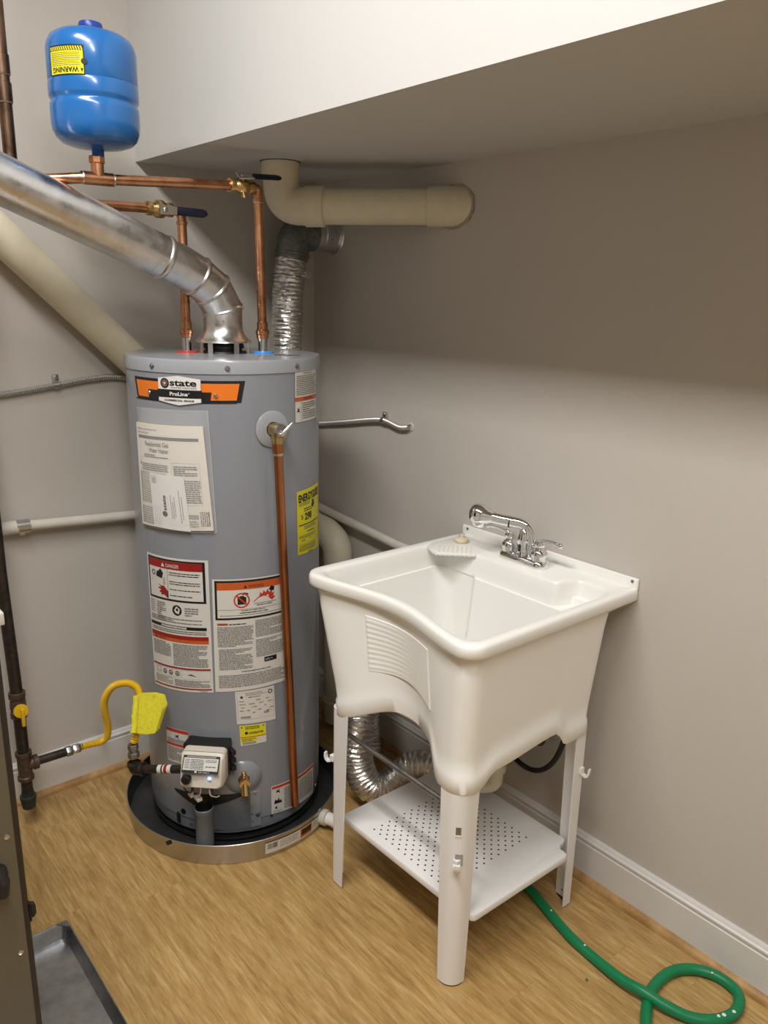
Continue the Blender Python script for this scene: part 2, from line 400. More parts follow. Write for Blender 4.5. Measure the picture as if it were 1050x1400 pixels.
b = MB(); ax = Vector((.40, -.915, 0)).normalized(); o = Vector((PX, PY, .036))+ax*(PR-.01)
b.lathe([(.001, 0), (.0215, 0), (.0215, .012), (.0235, .013), (.0235, .028), (.0185, .029)], o, ax, 24, 0)
b.lathe([(.0185, .029), (.0185, .05), (.0205, .051), (.0205, .062), (.014, .062), (.001, .05)], o, ax, 24, 1)
build('drain_fitting', b, [M['pvcw'], M['white']], pan, label='white plastic drain fitting on the pan side')
b = MB(); b.box((-.876, -.548, PH-.006), (-.862, -.538, PH+.0008)); 
build('rim_notch', b, M['black'], pan)

# ------------------------------------------------------------------ water heater
wh = thing('water_heater', (HX, HY, .0035), 'tall grey cylindrical gas water heater covered in stickers, standing in the round pan', 'water heater')
b = MB(); b.lathe([(.001, .03), (HR-.012, .03), (HR-.006, .032), (HR-.004, .036), (HR-.004, .07), (HR, .072), (HR, HT-.034)], (HX, HY, 0), seg=128); build('jacket', b, M['grey'], wh)
b = MB(); b.lathe([(HR, HT-.034), (HR+.0025, HT-.0335), (HR+.003, HT-.006), (HR+.0005, HT), (HR-.004, HT+.0005), (.001, HT+.001)], (HX, HY, 0), seg=128); build('top_lid', b, M['grey2'], wh)
b = MB(); b.lathe([(HR-.03, .0035), (HR-.03, .031), (HR-.02, .031), (HR-.02, .0035)], (HX, HY, 0), seg=64)
b.lathe([(HR-.019, .012), (HR-.002, .012), (HR-.002, .02), (HR-.019, .02)], (HX, HY, 0), seg=96, mi=0); build('base_ring', b, M['black'], wh)
def P3(th, z, r): return Vector((HX+r*math.cos(R(th)), HY+r*math.sin(R(th)), z))
def rad(th): return Vector((math.cos(R(th)), math.sin(R(th)), 0))
for th in (-160.5, -117, -74.3): 
    b = MB(); b.hexn(P3(th, HT-.019, HR+.002), rad(th), .0052, .005); b.lathe([(.0068, 0), (.0068, .0012)], P3(th, HT-.019, HR+.0025), rad(th), 16, 0, True, True); build('lid_screw', b, M['steel_dark'], wh)
for th, z in ((-150, .052), (-112, .052), (-75, .052), (-50, .055), (-97, .066)):
    b = MB(); b.hexn(P3(th, z, HR-.005), rad(th), .004, .005); build('base_screw', b, M['steel'], wh)
b = MB()
for i in range(70): b.lathe([(.0024, 0), (.0016, .0016), (.0001, .002)], P3(-44.5, .10+i*.0175, HR-.0005), rad(-44.5), 8)
b.box(P3(-46, .075, HR-.001)-Vector((.001, .001, 0)), P3(-46, HT-.035, HR)+Vector((.001, .001, 0)))
build('jacket_seam', b, M['grey'], wh, kind='stuff')
# nipples, discs
ang = R(-30); dx, dy = .102*math.cos(ang), .102*math.sin(ang)
COLD = (HX+dx+.0035, HY+dy-.002); HOT = (HX-dx+.004, HY-dy-.002)
for (x, y), m, nm in ((COLD, 'bluedisc', 'light blue plastic ring'), (HOT, 'reddisc', 'red plastic ring')):
    b = MB(); b.lathe([(.030, 0), (.0295, .0025), (.026, .0045), (.013, .006), (.012, 0)], (x, y, HT+.001), seg=32); build('port_ring', b, M[m], wh, label=nm)
    b = MB(); b.lathe([(.0125, 0), (.0125, .034), (.0135, .034), (.0135, .046), (.001, .046)], (x, y, HT), seg=24); build('nipple', b, M['steel'], wh)
b = MB(); b.lathe([(.062, 0), (.060, .005), (.05, .006), (.05, .012), (.056, .014), (.054, .024), (.048, .026), (.001, .026)], (HX, HY, HT+.001), seg=48); build('flue_collar', b, M['black'], wh, label='black flue opening ring')
# cover plate on the lid
b = MB(); cx, cy = -.449, -.515; b.prism([(-.033, -.011), (.033, -.011), (.033, .011), (-.033, .011)], Matrix.Translation((cx, cy, HT+.0012)) @ Matrix.Rotation(R(28-64), 4, 'Z'), .0015); build('cover_plate', b, M['ink2'], wh, label='small dark cover plate')
# stickers --------------------------------------------------------
def sticker(c, W, H): return Print(cylmap(HX, HY, HR+.0006, c, W, H), W, H)
# banner with badge
p = sticker(((-178.5, 1.324), (-107.7, 1.324), (-107.7, 1.270), (-178.5, 1.270)), .322, .054)
W, H = .322, .054
def shape(p, sl, u0, u1, v0, v1, m, h):
    n = 26; top = []; bot = []
    for i in range(n+1):
        a = i/n; top.append((u0-sl+(u1-u0+2*sl)*a, v1)); bot.append((u0+(u1-u0)*a, v0))
    p.strip(top, bot, m, h)
shape(p, .011, .012, .311, 0, .054, 'ink', .0004)
shape(p, .008, .020, .300, .006, .047, 'orange', .0008)
shape(p, .004, .066, .236, .000, .026, 'ink', .0012)
p.rect(.004, -.002, .3, 0, 'ink', .0004)
p.build('banner_sticker', wh, 'orange and black banner sticker')
p = Print(cylmap(HX, HY, HR+.003, quad(-156.5, -131.5, 1.259, 1.336), .114, .077), .114, .077)
top = [(i/20*.114, .068+.007*(1-abs(i-10)/10)) for i in range(21)]; bot = [(i/20*.114, .012-.009*(1-abs(i-10)/10)) for i in range(21)]
p.strip([(u-.0012 if i == 0 else (u+.0012 if i == 20 else u), v+.0012) for i, (u, v) in enumerate(top)], [(u-.0012 if i == 0 else (u+.0012 if i == 20 else u), v-.0012) for i, (u, v) in enumerate(bot)], 'ink3', 0)
p.strip(top, bot, 'paperw', .0006); p.rect(-.003, .021, .117, .041, 'ink', .0010)
p.disc(.020, .056, .0125, 'navy', .0012, 28); p.disc(.020, .056, .0048, 'orange', .0015); p.disc(.020, .056, .0078, 'paperw', .0014, 28, .0073); p.disc(.020, .056, .0018, 'stick', .0017)
p.text('state', .034, .051, .022, 'ink', .0012, width=.070, thick=.0006)
p.text('WATER HEATERS', .036, .0435, .0068, 'ink2', .0012, width=.068)
p.text('ProLine', .033, .0265, .0125, 'paperw', .0015, width=.048, thick=.0004)
p.text('\u00ae', .083, .031, .005, 'paperw', .0015)
p.text('COMMERCIAL GRADE', .017, .0125, .0062, 'ink', .0012, width=.080, thick=.0002)
p.build('maker_badge', wh, 'white and black badge plate with round emblem')
for th in (-163.5, -123.5):
    b = MB(); b.lathe([(.0055, 0), (.0055, .001), (.0035, .003), (.0001, .0035)], P3(th, 1.288, HR+.0035), rad(th), 16); build('badge_rivet', b, M['steel'], wh)
# upper right sticker
p = sticker(quad(-76, -50.8, 1.207, 1.341), .115, .134)
p.rect(0, 0, .115, .134, 'ink2', 0); p.rect(.0015, .0015, .1135, .1325, 'stick'); p.rect(.0015, .056, .1135, .067, 'dorange', .0008); p.text('WARNING', .035, .0585, .009, 'ink', .0011, width=.05)
p.text('IMPORTANT', .036, .1255, .005, 'ink', .0011, width=.045); p.lines(.006, .070, .108, .124, .0048, 'ink2'); p.rect(.026, .003, .027, .056, 'ink', .0008)
p.poly([(.006, .028), (.012, .033), (.009, .04), (.014, .036), (.019, .041), (.018, .032), (.022, .025), (.015, .029)], 'ink'); p.lines(.031, .006, .107, .053, .0056, 'ink2')
p.build('warning_sticker', wh, 'white sticker with an orange warning band')
# danger
p = sticker(((-176.0, .856), (-131.2, .861), (-130.9, .482), (-175.4, .466)), .203, .385)
p.rect(0, 0, .203, .385, 'stick')
p.rect(.006, .262, .194, .379, 'ink', .0006); p.rect(.012, .268, .187, .374, 'stick', .0009); p.rect(.012, .352, .187, .374, 'red', .0012)
p.text('DANGER', .078, .357, .014, 'paperw', .0015, width=.042); p.poly([(.062, .357), (.074, .357), (.068, .368)], 'paperw', .0015)
p.rect(.082, .270, .083, .352, 'ink', .0012)
p.lines(.088, .330, .180, .347, .0062, 'ink', bold=1); p.lines(.088, .306, .180, .322, .0062, 'ink'); p.lines(.088, .288, .180, .300, .0062, 'ink'); p.lines(.088, .272, .160, .283, .0062, 'ink')
p.disc(.030, .335, .008, 'ink2', .0013, 14, .004); p.poly([(.040, .326), (.062, .322), (.068, .338), (.058, .350), (.050, .342), (.043, .340)], 'ink', .0013); p.disc(.056, .333, .006, 'ink', .0014)
p.poly([(.018, .314), (.076, .312), (.076, .3135), (.018, .3155)], 'ink2', .0013)
hand = [(.046, .306), (.058, .296), (.050, .297), (.045, .294), (.058, .290), (.049, .284), (.060, .284), (.055, .277), (.064, .280), (.080, .271), (.080, .291), (.068, .303), (.060, .301)]
p.poly(hand, 'red', .0013); p.poly([(u+.002, v-.002) for u, v in hand[4:]], 'ink', .0012)
for k in range(3): p.rect(.066+k*.003, .305, .067+k*.003, .326, 'redb', .0013)
p.lines(.008, .222, .026, .257, .0058, 'ink3'); p.frame(.008, .222, .030, .256, .0006, 'ink2'); p.lines(.036, .198, .070, .257, .0056, 'ink2'); p.lines(.008, .200, .180, .216, .0052, 'ink2')
p.disc(.108, .238, .015, 'ink', .0009, 24); p.poly([(.099, .238), (.107, .250), (.118, .242), (.114, .228), (.104, .230)], 'stick', .0012); p.disc(.109, .240, .004, 'ink', .0014); p.lines(.132, .222, .172, .250, .0065, 'ink2')
p.rect(.004, .184, .192, .193, 'ink', .0009); p.rect(.05, .186, .135, .191, 'paperw', .0012); p.text('IMPORTANT SAFETY', .052, .1868, .0045, 'ink', .0014, width=.08)
p.lines(.008, .168, .19, .182, .0055, 'ink2')
p.rect(.004, .145, .196, .166, 'dorange', .0009); p.rect(.004, .155, .196, .166, 'red', .0011); p.poly([(.020, .148), (.028, .148), (.024, .156)], 'ink', .0013); p.text('WARNING', .033, .1485, .007, 'ink', .0013, width=.03)
p.lines(.010, .098, .080, .142, .0047, 'ink2'); p.lines(.088, .074, .192, .142, .0044, 'ink2'); p.rect(.004, .066, .198, .071, 'red', .0009)
for k, u in enumerate((.045, .067, .090)):
    p.disc(u+.008, .052, .0072, 'ink', .0009, 16, .005); p.poly([(u+.004, .049), (u+.008, .056), (u+.012, .049)], 'ink2', .0009)
p.frame(.022, .040, .108, .063, .0005, 'ink3'); p.frame(.018, .046, .036, .062, .0008, 'ink'); p.poly([(.13, .050), (.142, .055), (.158, .046), (.145, .049)], 'ink2', .0009)
p.frame(.112, .038, .197, .064, .0005, 'ink3'); p.lines(.012, -.02+.036, .082, .036+.003, .0044, 'ink3'); p.lines(.088, .012, .195, .036, .0042, 'ink2')
p.rect(.004, .007, .199, .011, 'red', .0009); p.text('100308423', .165, .0015, .005, 'ink2', .001)
p.build('danger_sticker', wh, 'large white sticker with a dark red danger band')
# warning (right)
p = sticker(((-129.4, .809), (-87.6, .806), (-86.2, .486), (-129.7, .484)), .192, .322)
p.rect(0, 0, .197, .322, 'stick')
p.rect(.006, .208, .197, .318, 'ink', .0006); p.rect(.012, .214, .197, .312, 'stick', .0009); p.rect(.012, .292, .197, .312, 'dorange', .0012)
p.text('WARNING', .094, .296, .012, 'ink', .0015, width=.042); p.poly([(.082, .296), (.091, .296), (.0865, .305)], 'ink', .0015)
p.disc(.076, .262, .0215, 'redb', .0013, 30, .0175); p.poly([(.065, .250), (.088, .250), (.088, .270), (.078, .275), (.065, .272)], 'ink', .0012); p.poly([(.078, .279), (.082, .284), (.094, .281), (.094, .277), (.084, .280), (.080, .275)], 'ink', .0012)
p.poly([(.0600, .275), (.0630, .278), (.0925, .249), (.0895, .246)], 'redb', .0015)
fl = [(.106, .255), (.124, .270), (.126, .280), (.132, .274), (.136, .284), (.142, .277), (.148, .286), (.152, .276), (.160, .282), (.160, .272), (.168, .276), (.163, .264), (.170, .262), (.162, .254)]
p.poly(fl, 'redb', .0013); p.disc(.160, .286, .007, 'ink', .0014, 14, .004); p.poly([(.150, .284), (.158, .294), (.168, .290), (.166, .279), (.160, .282)], 'ink', .0013)
p.rect(.108, .249, .172, .2505, 'ink2', .0013); p.lines(.116, .242, .16, .248, .0055, 'ink'); p.rect(.012, .236, .195, .2368, 'ink2', .0013)
p.lines(.074, .230, .14, .2365, .006, 'ink2'); p.lines(.070, .223, .15, .230, .006, 'ink'); p.lines(.018, .2155, .190, .2225, .0037, 'ink2')
p.rect(.010, .193, .038, .199, 'dorange', .0009); p.text('WARNING', .012, .194, .0045, 'ink', .0012, width=.024); p.lines(.041, .192, .085, .199, .006, 'ink')
p.lines(.010, .130, .104, .190, .0042, 'ink2'); p.lines(.110, .150, .192, .203, .0042, 'ink2'); p.lines(.012, .062, .100, .126, .0044, 'ink2'); p.lines(.110, .090, .190, .146, .0044, 'ink2')
p.rect(.132, .075, .168, .089, 'ink', .0009); p.text('AUTO', .135, .079, .008, 'paperw', .0012, width=.012); p.lines(.149, .079, .165, .085, .005, 'ink3', .0012)
p.lines(.07, .052, .15, .060, .006, 'ink2'); p.lines(.010, .008, .190, .050, .0048, 'ink2')
p.build('fire_warning_sticker', wh, 'large white sticker with an orange band and red flame picture')
# rating plate
p = sticker(((-118.3, .482), (-94.0, .482), (-93.2, .376), (-117.6, .383)), .112, .104)
p.rect(0, 0, .112, .104, 'stick'); p.frame(.004, .014, .108, .098, .0007, 'ink3'); p.disc(.099, .090, .0065, 'ink', .0009, 16, .004); p.poly([(.017+.006*math.cos(R(90+36*k))*(1 if k % 2 == 0 else .45), .085+.006*math.sin(R(90+36*k))*(1 if k % 2 == 0 else .45)) for k in range(10)], 'ink')
p.lines(.028, .088, .090, .098, .0048, 'ink3'); p.lines(.036, .080, .080, .086, .005, 'ink2')
for v, uu in ((.070, (.01, .056, .085)), (.060, (.010, .036, .066, .090)), (.050, (.014, .044, .08)), (.040, (.01, .03, .06, .095)), (.032, (.045, .085))):
    for u in uu: p.lines(u, v, u+random.uniform(.008, .02), v+.005, .0045, 'ink2')
for i in range(14): p.rect(.012+i*.002, .017, .0132+i*.002, .024, 'ink2', .0008)
for i in range(8): p.rect(.078+i*.0019, .026, .0791+i*.0019, .033, 'ink2', .0008)
p.build('rating_sticker', wh, 'small white rating sticker')
p = sticker(((-116.3, .378), (-100.0, .373), (-99.7, .314), (-115.8, .314)), .074, .060)
p.rect(0, 0, .074, .060, 'stick'); p.rect(.001, .022, .073, .059, 'yel', .0006); p.rect(.001, .010, .047, .022, 'yel', .0006); p.lines(.016, .047, .055, .058, .005, 'ink')
p.text('CONTRACTOR', .024, .033, .0085, 'ink', .001, width=.042, thick=.0003); p.disc(.018, .037, .0045, 'ink', .0009); p.rect(.001, .023, .073, .0255, 'dorange', .0008); p.lines(.005, .011, .044, .022, .0048, 'ink2')
for i in range(18): p.rect(.006+i*.0021, .003, .0072+i*.0021, .0095, 'ink2', .0008)
p.disc(.006, .054, .002, 'ink', .0009); p.disc(.067, .054, .002, 'ink', .0009)
p.build('yellow_sticker', wh, 'small yellow and white sticker')
# energy guide
p = sticker(((-75.0, 1.021), (-45.0, 1.024), (-45.0, .832), (-74.2, .842)), .134, .188)
p.rect(0, 0, .134, .188, 'yel'); p.text('ENERGYGUIDE', .006, .155, .030, 'ink', .0009, width=.122, thick=.0012); p.poly([(.075, .150), (.088, .150), (.088, .139), (.094, .139), (.0815, .126), (.069, .139), (.075, .139)], 'ink', .0009)
p.lines(.008, .142, .062, .153, .005, 'ink2'); p.lines(.03, .124, .075, .136, .006, 'ink'); p.text('$', .016, .104, .019, 'ink', .0009); p.text('298', .034, .100, .027, 'ink', .0009, width=.038, thick=.001)
p.rect(.006, .085, .126, .088, 'ink', .0008); p.lines(.03, .070, .10, .083, .0055, 'ink2'); p.lines(.046, .060, .088, .068, .007, 'ink'); p.lines(.006, .046, .098, .057, .005, 'ink2')
p.lines(.016, .034, .034, .044, .006, 'ink2'); p.lines(.058, .036, .066, .046, .006, 'ink2'); p.lines(.006, .008, .10, .028, .0048, 'ink2'); p.lines(.05, -.001, .075, .006, .005, 'ink'); p.rect(.004, .0295, .128, .030, 'ink2', .0008)
p.build('energy_sticker', wh, 'bright yellow energy cost sticker')
# low left and low right
p = sticker(((-165.9, .349), (-148.6, .353), (-149.0, .246), (-166.0, .240)), .078, .106)
p.rect(0, 0, .078, .106, 'stick'); p.rect(0, .095, .078, .105, 'redb', .0007); p.rect(0, .052, .078, .060, 'redb', .0007); p.poly([(.032, .078), (.037, .082), (.034, .09), (.040, .085), (.046, .091), (.045, .082), (.049, .076), (.041, .081)], 'ink', .0009); p.lines(.004, .062, .074, .076, .0046, 'ink2'); p.lines(.004, .004, .074, .050, .0048, 'ink2')
p.build('small_warning_sticker', wh, 'small white sticker with two red bands')
p = sticker(((-97.0, .164), (-57.2, .154), (-57.2, .050), (-97.2, .072)), .18, .100)
p.rect(0, 0, .18, .1, 'stick'); p.rect(.002, .088, .178, .0965, 'redb', .0007); p.frame(.004, .058, .036, .085, .0005, 'ink3'); p.poly([(.012, .072), (.017, .076), (.014, .083), (.020, .079), (.026, .084), (.025, .075), (.029, .069), (.021, .074)], 'ink', .0009)
p.poly([(.008, .034), (.034, .034), (.032, .046), (.026, .042), (.024, .054), (.018, .044), (.012, .050)], 'ink', .0009); p.poly([(.018, .014), (.018, .026), (.010, .020)], 'ink', .0009); p.lines(.004, .004, .034, .012, .004, 'ink3'); p.lines(.042, .008, .095, .084, .0054, 'ink2'); p.lines(.10, .012, .172, .084, .0054, 'ink2')
p.build('base_warning_sticker', wh, 'white sticker with a red top band')
# relief valve
th = -92.5; b = MB()
b.lathe([(.047, 0), (.047, .003), (.043, .0055), (.020, .0065), (.019, .0065)], P3(th, 1.2, HR), rad(th), 40); build('valve_escutcheon', b, M['grey2'], wh)
rv = MB(); d = rad(th-2)
rv.lathe([(.0175, .0), (.0175, .03), (.0195, .031), (.0195, .048), (.014, .049), (.014, .056)], P3(th, 1.2, HR), d, 24, 0, False, True)
o0 = P3(th-1.5, 1.2, HR+.042); rv.tube([o0+Vector((0, 0, .004)), o0+Vector((0, 0, -.03))], .0155, 20)
rvo = build('relief_valve', rv, M['brass'], wh, label='brass relief valve body')
b = MB(); side = Vector((-d.y, d.x, 0)); o1 = P3(th-1.5, 1.204, HR+.056)
b.lathe([(.0165, 0), (.0175, .004), (.015, .008), (.001, .009)], o1, (d+Vector((0, 0, .15))), 28)
b.tube([o1+d*.008-side*.001, o1+d*.014+Vector((0, 0, -.003))], .005, 12)
b.tube([o1+d*.012-side*.004+Vector((0, 0, -.008)), o1+d*.016+side*.010+Vector((0, 0, .006)), o1+d*.016+side*.026+Vector((0, 0, .020))], [.004, .0042, .003], 12)
build('relief_lever', b, M['steel'], rvo, label='chrome test lever')
b = MB(); T0 = o0+Vector((0, 0, -.022)); T1 = Vector((-.536, -.668, .108))
b.tube([T0, T0+(T1-T0)*.03], .0145, 24); b.tube([T0+(T1-T0)*.03, T0+(T1-T0)*.036], .0132, 24, 1); b.tube([T0+(T1-T0)*.02, T1], .0118, 28)
build('discharge_pipe', b, [M['copper_tpr'], M['solder']], wh, label='long satin copper discharge pipe')
# drain valve
th = -114.6; b = MB(); b.lathe([(.052, 0), (.050, .003), (.030, .011), (.016, .013), (.015, .0)], P3(th, .214, HR-.001), rad(th), 40); build('drain_escutcheon', b, M['grey'], wh)
b = MB(); d = rad(th); o0 = P3(th, .216, HR+.005)
b.hexn(o0, d, .015, .018); b.lathe([(.0115, .016), (.0115, .030), (.014, .031), (.014, .036)], o0, d, 24, 0, False, True)
b.tube([o0+d*.024+Vector((0, 0, .002)), o0+d*.034+Vector((0, 0, -.014)), o0+d*.040+Vector((0, 0, -.030))], [.011, .0115, .0125], 20)
dv = build('drain_valve', b, M['brass_shiny'], wh, label='brass drain valve')
b = MB(); dd = (d*.4+Vector((0, 0, -.9))).normalized(); b.lathe([(.0085, 0), (.0085, .002), (.001, .0021)], o0+d*.0405+Vector((0, 0, -.0308)), dd, 16); build('valve_mouth', b, M['hole'], dv)
b = MB(); b.lathe([(.006, 0), (.007, .01), (.004, .012)], o0+d*.012+Vector((0, 0, .014)), (0, 0, 1), 12, 0, False, True); build('valve_stem', b, M['brass_shiny'], dv)
# burner hatch
p = sticker(((-160, .150), (-108.5, .170), (-107.5, .050), (-160, .050)), .234, .11)
b = MB()
def plate(b, pts_out, th0, th1, z0f, z1f, r0, r1, n=20, mi=0):
    rings = []
    for i in range(n+1):
        a = i/n; th_ = th0+(th1-th0)*a
        rings.append([tuple(P3(th_, z0f(a), r0)), tuple(P3(th_, z0f(a), r1)), tuple(P3(th_, z1f(a), r1)), tuple(P3(th_, z1f(a), r0))])
    b.loft(rings, mi, True, True, True)
plate(b, None, -138, -111, lambda a: .052, lambda a: .120+.042*a, HR-.005, HR+.007); build('burner_hatch', b, M['greyd'], wh)
b = MB(); plate(b, None, -112, -104.5, lambda a: .050, lambda a: .172-.010*a, HR-.003, HR+.004)
for z in (.068, .092, .118): b.lathe([(.0025, 0), (.0025, .0006), (.0001, .0007)], P3(-110, z, HR+.004), rad(-110), 10, 1)
b.lathe([(.007, 0), (.006, .003), (.0001, .004)], P3(-106.5, .088, HR+.004), rad(-106), 12, 1); b.lathe([(.006, 0), (.005, .003), (.0001, .004)], P3(-108, .163, HR+.004), rad(-108), 16, 0)
build('hatch_bracket', b, [M['grey'], M['steel_dark']], wh)
b = MB(); plate(b, None, -161, -112, lambda a: .150-.045*min(1, a/.45), lambda a: .156+.010*a, HR-.005, HR+.0015); build('hatch_opening', b, M['black'], wh)
b = MB(); b.box((-.805, -.474, .055), (-.80, -.46, .085)); b.lathe([(.009, 0), (.009, .001), (.0001, .0011)], P3(-155, .088, HR), rad(-155), 16); build('inspection_hole', b, M['black'], wh)
# cup tube below control
tb = MB(); o0 = Vector((-.780, -.584, .036)); tb.lathe([(.001, 0), (.021, 0), (.0245, .003), (.025, .02), (.0245, .022), (.0245, .108), (.0265, .112), (.0265, .124), (.0245, .126)], o0, (0, 0, 1), 32)
tb.lathe([(.0245, .126), (.0235, .124), (.0235, .10), (.001, .10)], o0, (0, 0, 1), 32, 1); build('burner_tube', tb, [M['greyd'], M['black']], wh)
# gas control
gc = MB(); thc = -134.3; D = rad(thc); S = Vector((-D.y, D.x, 0)); Zv = Vector((0, 0, 1)); C0 = P3(thc, .288, HR+.024)
def CM(x, y, z): return C0+S*x+D*y+Zv*(z*.80)   # x right, y out, z up
def rrect(hw, hz0, hz1, r, n=5):
    pts = []
    for cx_, cz_, a0 in ((hw-r, hz1-r, 0), (-hw+r, hz1-r, 90), (-hw+r, hz0+r, 180), (hw-r, hz0+r, 270)):
        for k in range(n+1): a = R(a0+90*k/n); pts.append((cx_+r*math.cos(a), cz_+r*math.sin(a)))
    return pts
def cring(y, hw, z0, z1, r, tilt=0): return [tuple(CM(x, y-max(0, z-.010)*tilt, z)) for x, z in rrect(hw, z0, z1, r)]
gc.loft([cring(-.006, .058, -.052, .062, .012), cring(.040, .060, -.054, .064, .014), cring(.066, .059, -.052, .062, .014, .55), cring(.074, .055, -.048, .057, .014, .62), cring(.076, .050, -.044, .052, .012, .66)], 0, True, True, True)
gco = build('gas_control', gc, M['beige'], wh, ang=30, label='beige gas control box')
b = MB(); b.loft([cring(-.028, .060, -.048, .070, .006), cring(.012, .0635, -.044, .0715, .008)], 0, True, True, True)
for z in (-.03, .0, .03): b.box(CM(.058, -.02, z), CM(.07, .012, z+.016))
build('control_back', b, M['black'], gco)
def cfmap(u, v, h):
    # face plane of the tilted upper half
    z = v; y = .0768-max(0, z-.010)*.66
    return tuple(CM(u, y+h, z+h*.5))
p = Print(cfmap, .1, .1)
p.rect(-.050, .010, .050, .054, 'ink', .0012, 1); p.rect(-.047, .017, .047, .048, 'stick', .0022, 1); p.lines(-.044, .019, -.030, .046, .0042, 'ink2', .0028); p.lines(-.028, .019, .008, .046, .0038, 'ink', .0028); p.lines(.012, .036, .044, .046, .0040, 'ink2', .0028); p.lines(.014, .024, .042, .031, .006, 'ink2', .0028)
p.text('24V ONLY', -.004, .0112, .0055, 'stick', .0022, width=.030); p.rect(-.014, .0115, -.008, .016, 'stick', .0022, 1); p.rect(-.040, .0495, .040, .0525, 'ink3', .0022, 1)
p.build('control_sticker', gco, 'black and white instruction sticker')
b = MB(); kn = CM(-.036, .075, -.012); b.lathe([(.0135, 0), (.0128, .012), (.010, .014), (.0001, .014)], kn, D, 28); b.box(kn+D*.012-S*.002-Zv*.010, kn+D*.018+S*.002+Zv*.010); build('control_knob', b, M['black'], gco)
p = Print(lambda u, v, h: tuple(CM(u, .0763+h, v)), 1, 1); p.lines(-.046, .003, -.028, .008, .004, 'ink3'); p.lines(-.018, -.018, .012, -.008, .0042, 'ink3'); p.disc(-.036, -.012, .018, 'ink3', .0006, 24, .0172); p.build('control_print', gco)
b = MB(); b.lathe([(.0055, 0), (.0045, .002), (.0001, .0025)], CM(.026, .076, -.008), D, 16); build('status_light', b, M['led'], gco, label='small glowing blue status light')
b = MB(); b.box(CM(.018, .060, -.060), CM(.034, .073, -.044)); build('wire_plug', b, M['black'], gco)
b = MB(); b.box(CM(-.030, .060, -.066), CM(-.020, .072, -.046)); build('wire_plug', b, M['black'], gco)
def wire(name, pts, r, m): b = MB(); b.tube(spline(pts, 8), r, 8); return build(name, b, M[m], wh)
wire('wire', [CM(-.002, .066, -.05), CM(-.006, .06, -.08), CM(-.016, .05, -.105), CM(-.03, .04, -.112)], .0018, 'stick')
wire('wire', [CM(.022, .068, -.055), CM(.024, .066, -.08), CM(.034, .05, -.10), CM(.040, .04, -.104)], .0018, 'stick')
wire('wire', [CM(.028, .068, -.055), CM(.030, .062, -.075), CM(.020, .05, -.10), CM(.018, .04, -.12)], .002, 'copper_dark')
wire('wire', [CM(-.026, .066, -.058), CM(-.034, .055, -.085), CM(-.05, .04, -.095), CM(-.062, .03, -.09)], .002, 'black')
b = MB(); b.box(CM(-.052, .03, -.118), CM(-.032, .038, -.098), bev=.001); b.box(CM(-.034, .036, -.124), CM(-.006, .044, -.112), bev=.001); build('wire_tag', b, M['stick'], wh, label='small white paper wire tags')

# ------------------------------------------------------------------ manual, envelope, pouch
pc = ((-177.6, 1.247), (-128.2, 1.252), (-125.6, .937), (-176.8, .931))
PW, PHh = .222, .312
bq = lambda TL, TR, BR, BL, r, W, H: cylmap(HX, HY, r, (TL, TR, BR, BL), W, H)
mc = ((-176.2, 1.207), (-130.8, 1.212), (-127.0, .944), (-175.8, .937))
def slab(name, c, r0, r1, mats, W, H, n=16):
    f = cylmap(HX, HY, 0, c, W, H); b = MB(); rings = []
    for i in range(n+1):
        u = W*i/n; rings.append([f(u, 0, r0), f(u, 0, r1), f(u, H, r1), f(u, H, r0)])
    b.loft(rings, 0, True, True, True); return build(name, b, mats)
man = slab('instruction_manual', mc, HR+.003, HR+.0085, M['pages'], .21, .27); tag(man, 'printed water heater manual inside the clear pouch on the tank', 'booklet')
p = Print(cylmap(HX, HY, HR+.0088, mc, .21, .27), .21, .27)
p.rect(.0, .0, .21, .266, 'paper', 0); p.rect(.010, .232, .196, .240, 'ink2', .0004); p.text('Installation Instructions and', .006, .254, .0075, 'ink2', .0004, width=.074); p.text('Use & Care Guide', .006, .245, .0075, 'ink2', .0004, width=.044)
p.text('Residential Gas', .036, .214, .0165, 'ink2', .0004, width=.078, thick=.0003); p.text('Water Heater', .050, .198, .0165, 'ink2', .0004, width=.064, thick=.0003)
p.lines(.030, .184, .112, .195, .0052, 'ink2'); p.poly([(.010, .164), (.017, .164), (.0135, .172)], 'ink2', .0004)
p.lines(.020, .150, .108, .170, .0050, 'ink2'); p.lines(.010, .060, .104, .148, .0056, 'ink3'); p.lines(.008, .008, .100, .056, .0060, 'ink3'); p.frame(.118, .066, .192, .176, .0006, 'ink3', .0004); p.lines(.124, .142, .186, .170, .0054, 'ink2'); p.lines(.122, .070, .19, .134, .0056, 'ink2')
p.rect(.130, .030, .178, .042, 'ink3', .0004); p.lines(.112, .008, .176, .028, .0062, 'ink3')
for i in range(5): 
    for j in range(9): p.rect(.182+i*.0048, .012+j*.0044, .185+i*.0048, .012+j*.0044+random.uniform(.002, .004), 'ink2', .0004)
p.build('cover_page', man, 'cream printed cover page')
ec = ((-165.2, 1.083), (-142.4, 1.083), (-139.6, .940), (-163.4, .941)); EW, EH = .104, .143
env = slab('envelope', ec, HR+.0105, HR+.0118, M['paperw'], EW, EH, 8); tag(env, 'small white reply envelope standing on end in front of the manual', 'envelope')
p = Print(cylmap(HX, HY, HR+.0118, ec, EW, EH), EW, EH)
p.frame(.006, .118, .024, .138, .0005, 'ink3', .0004); p.lines(.008, .120, .021, .136, .004, 'ink3'); p.disc(.040, .040, .0075, 'ink', .0005); p.text('state', .046, .049, .014, 'ink', .0005, rot=R(90), width=.040, thick=.0004)
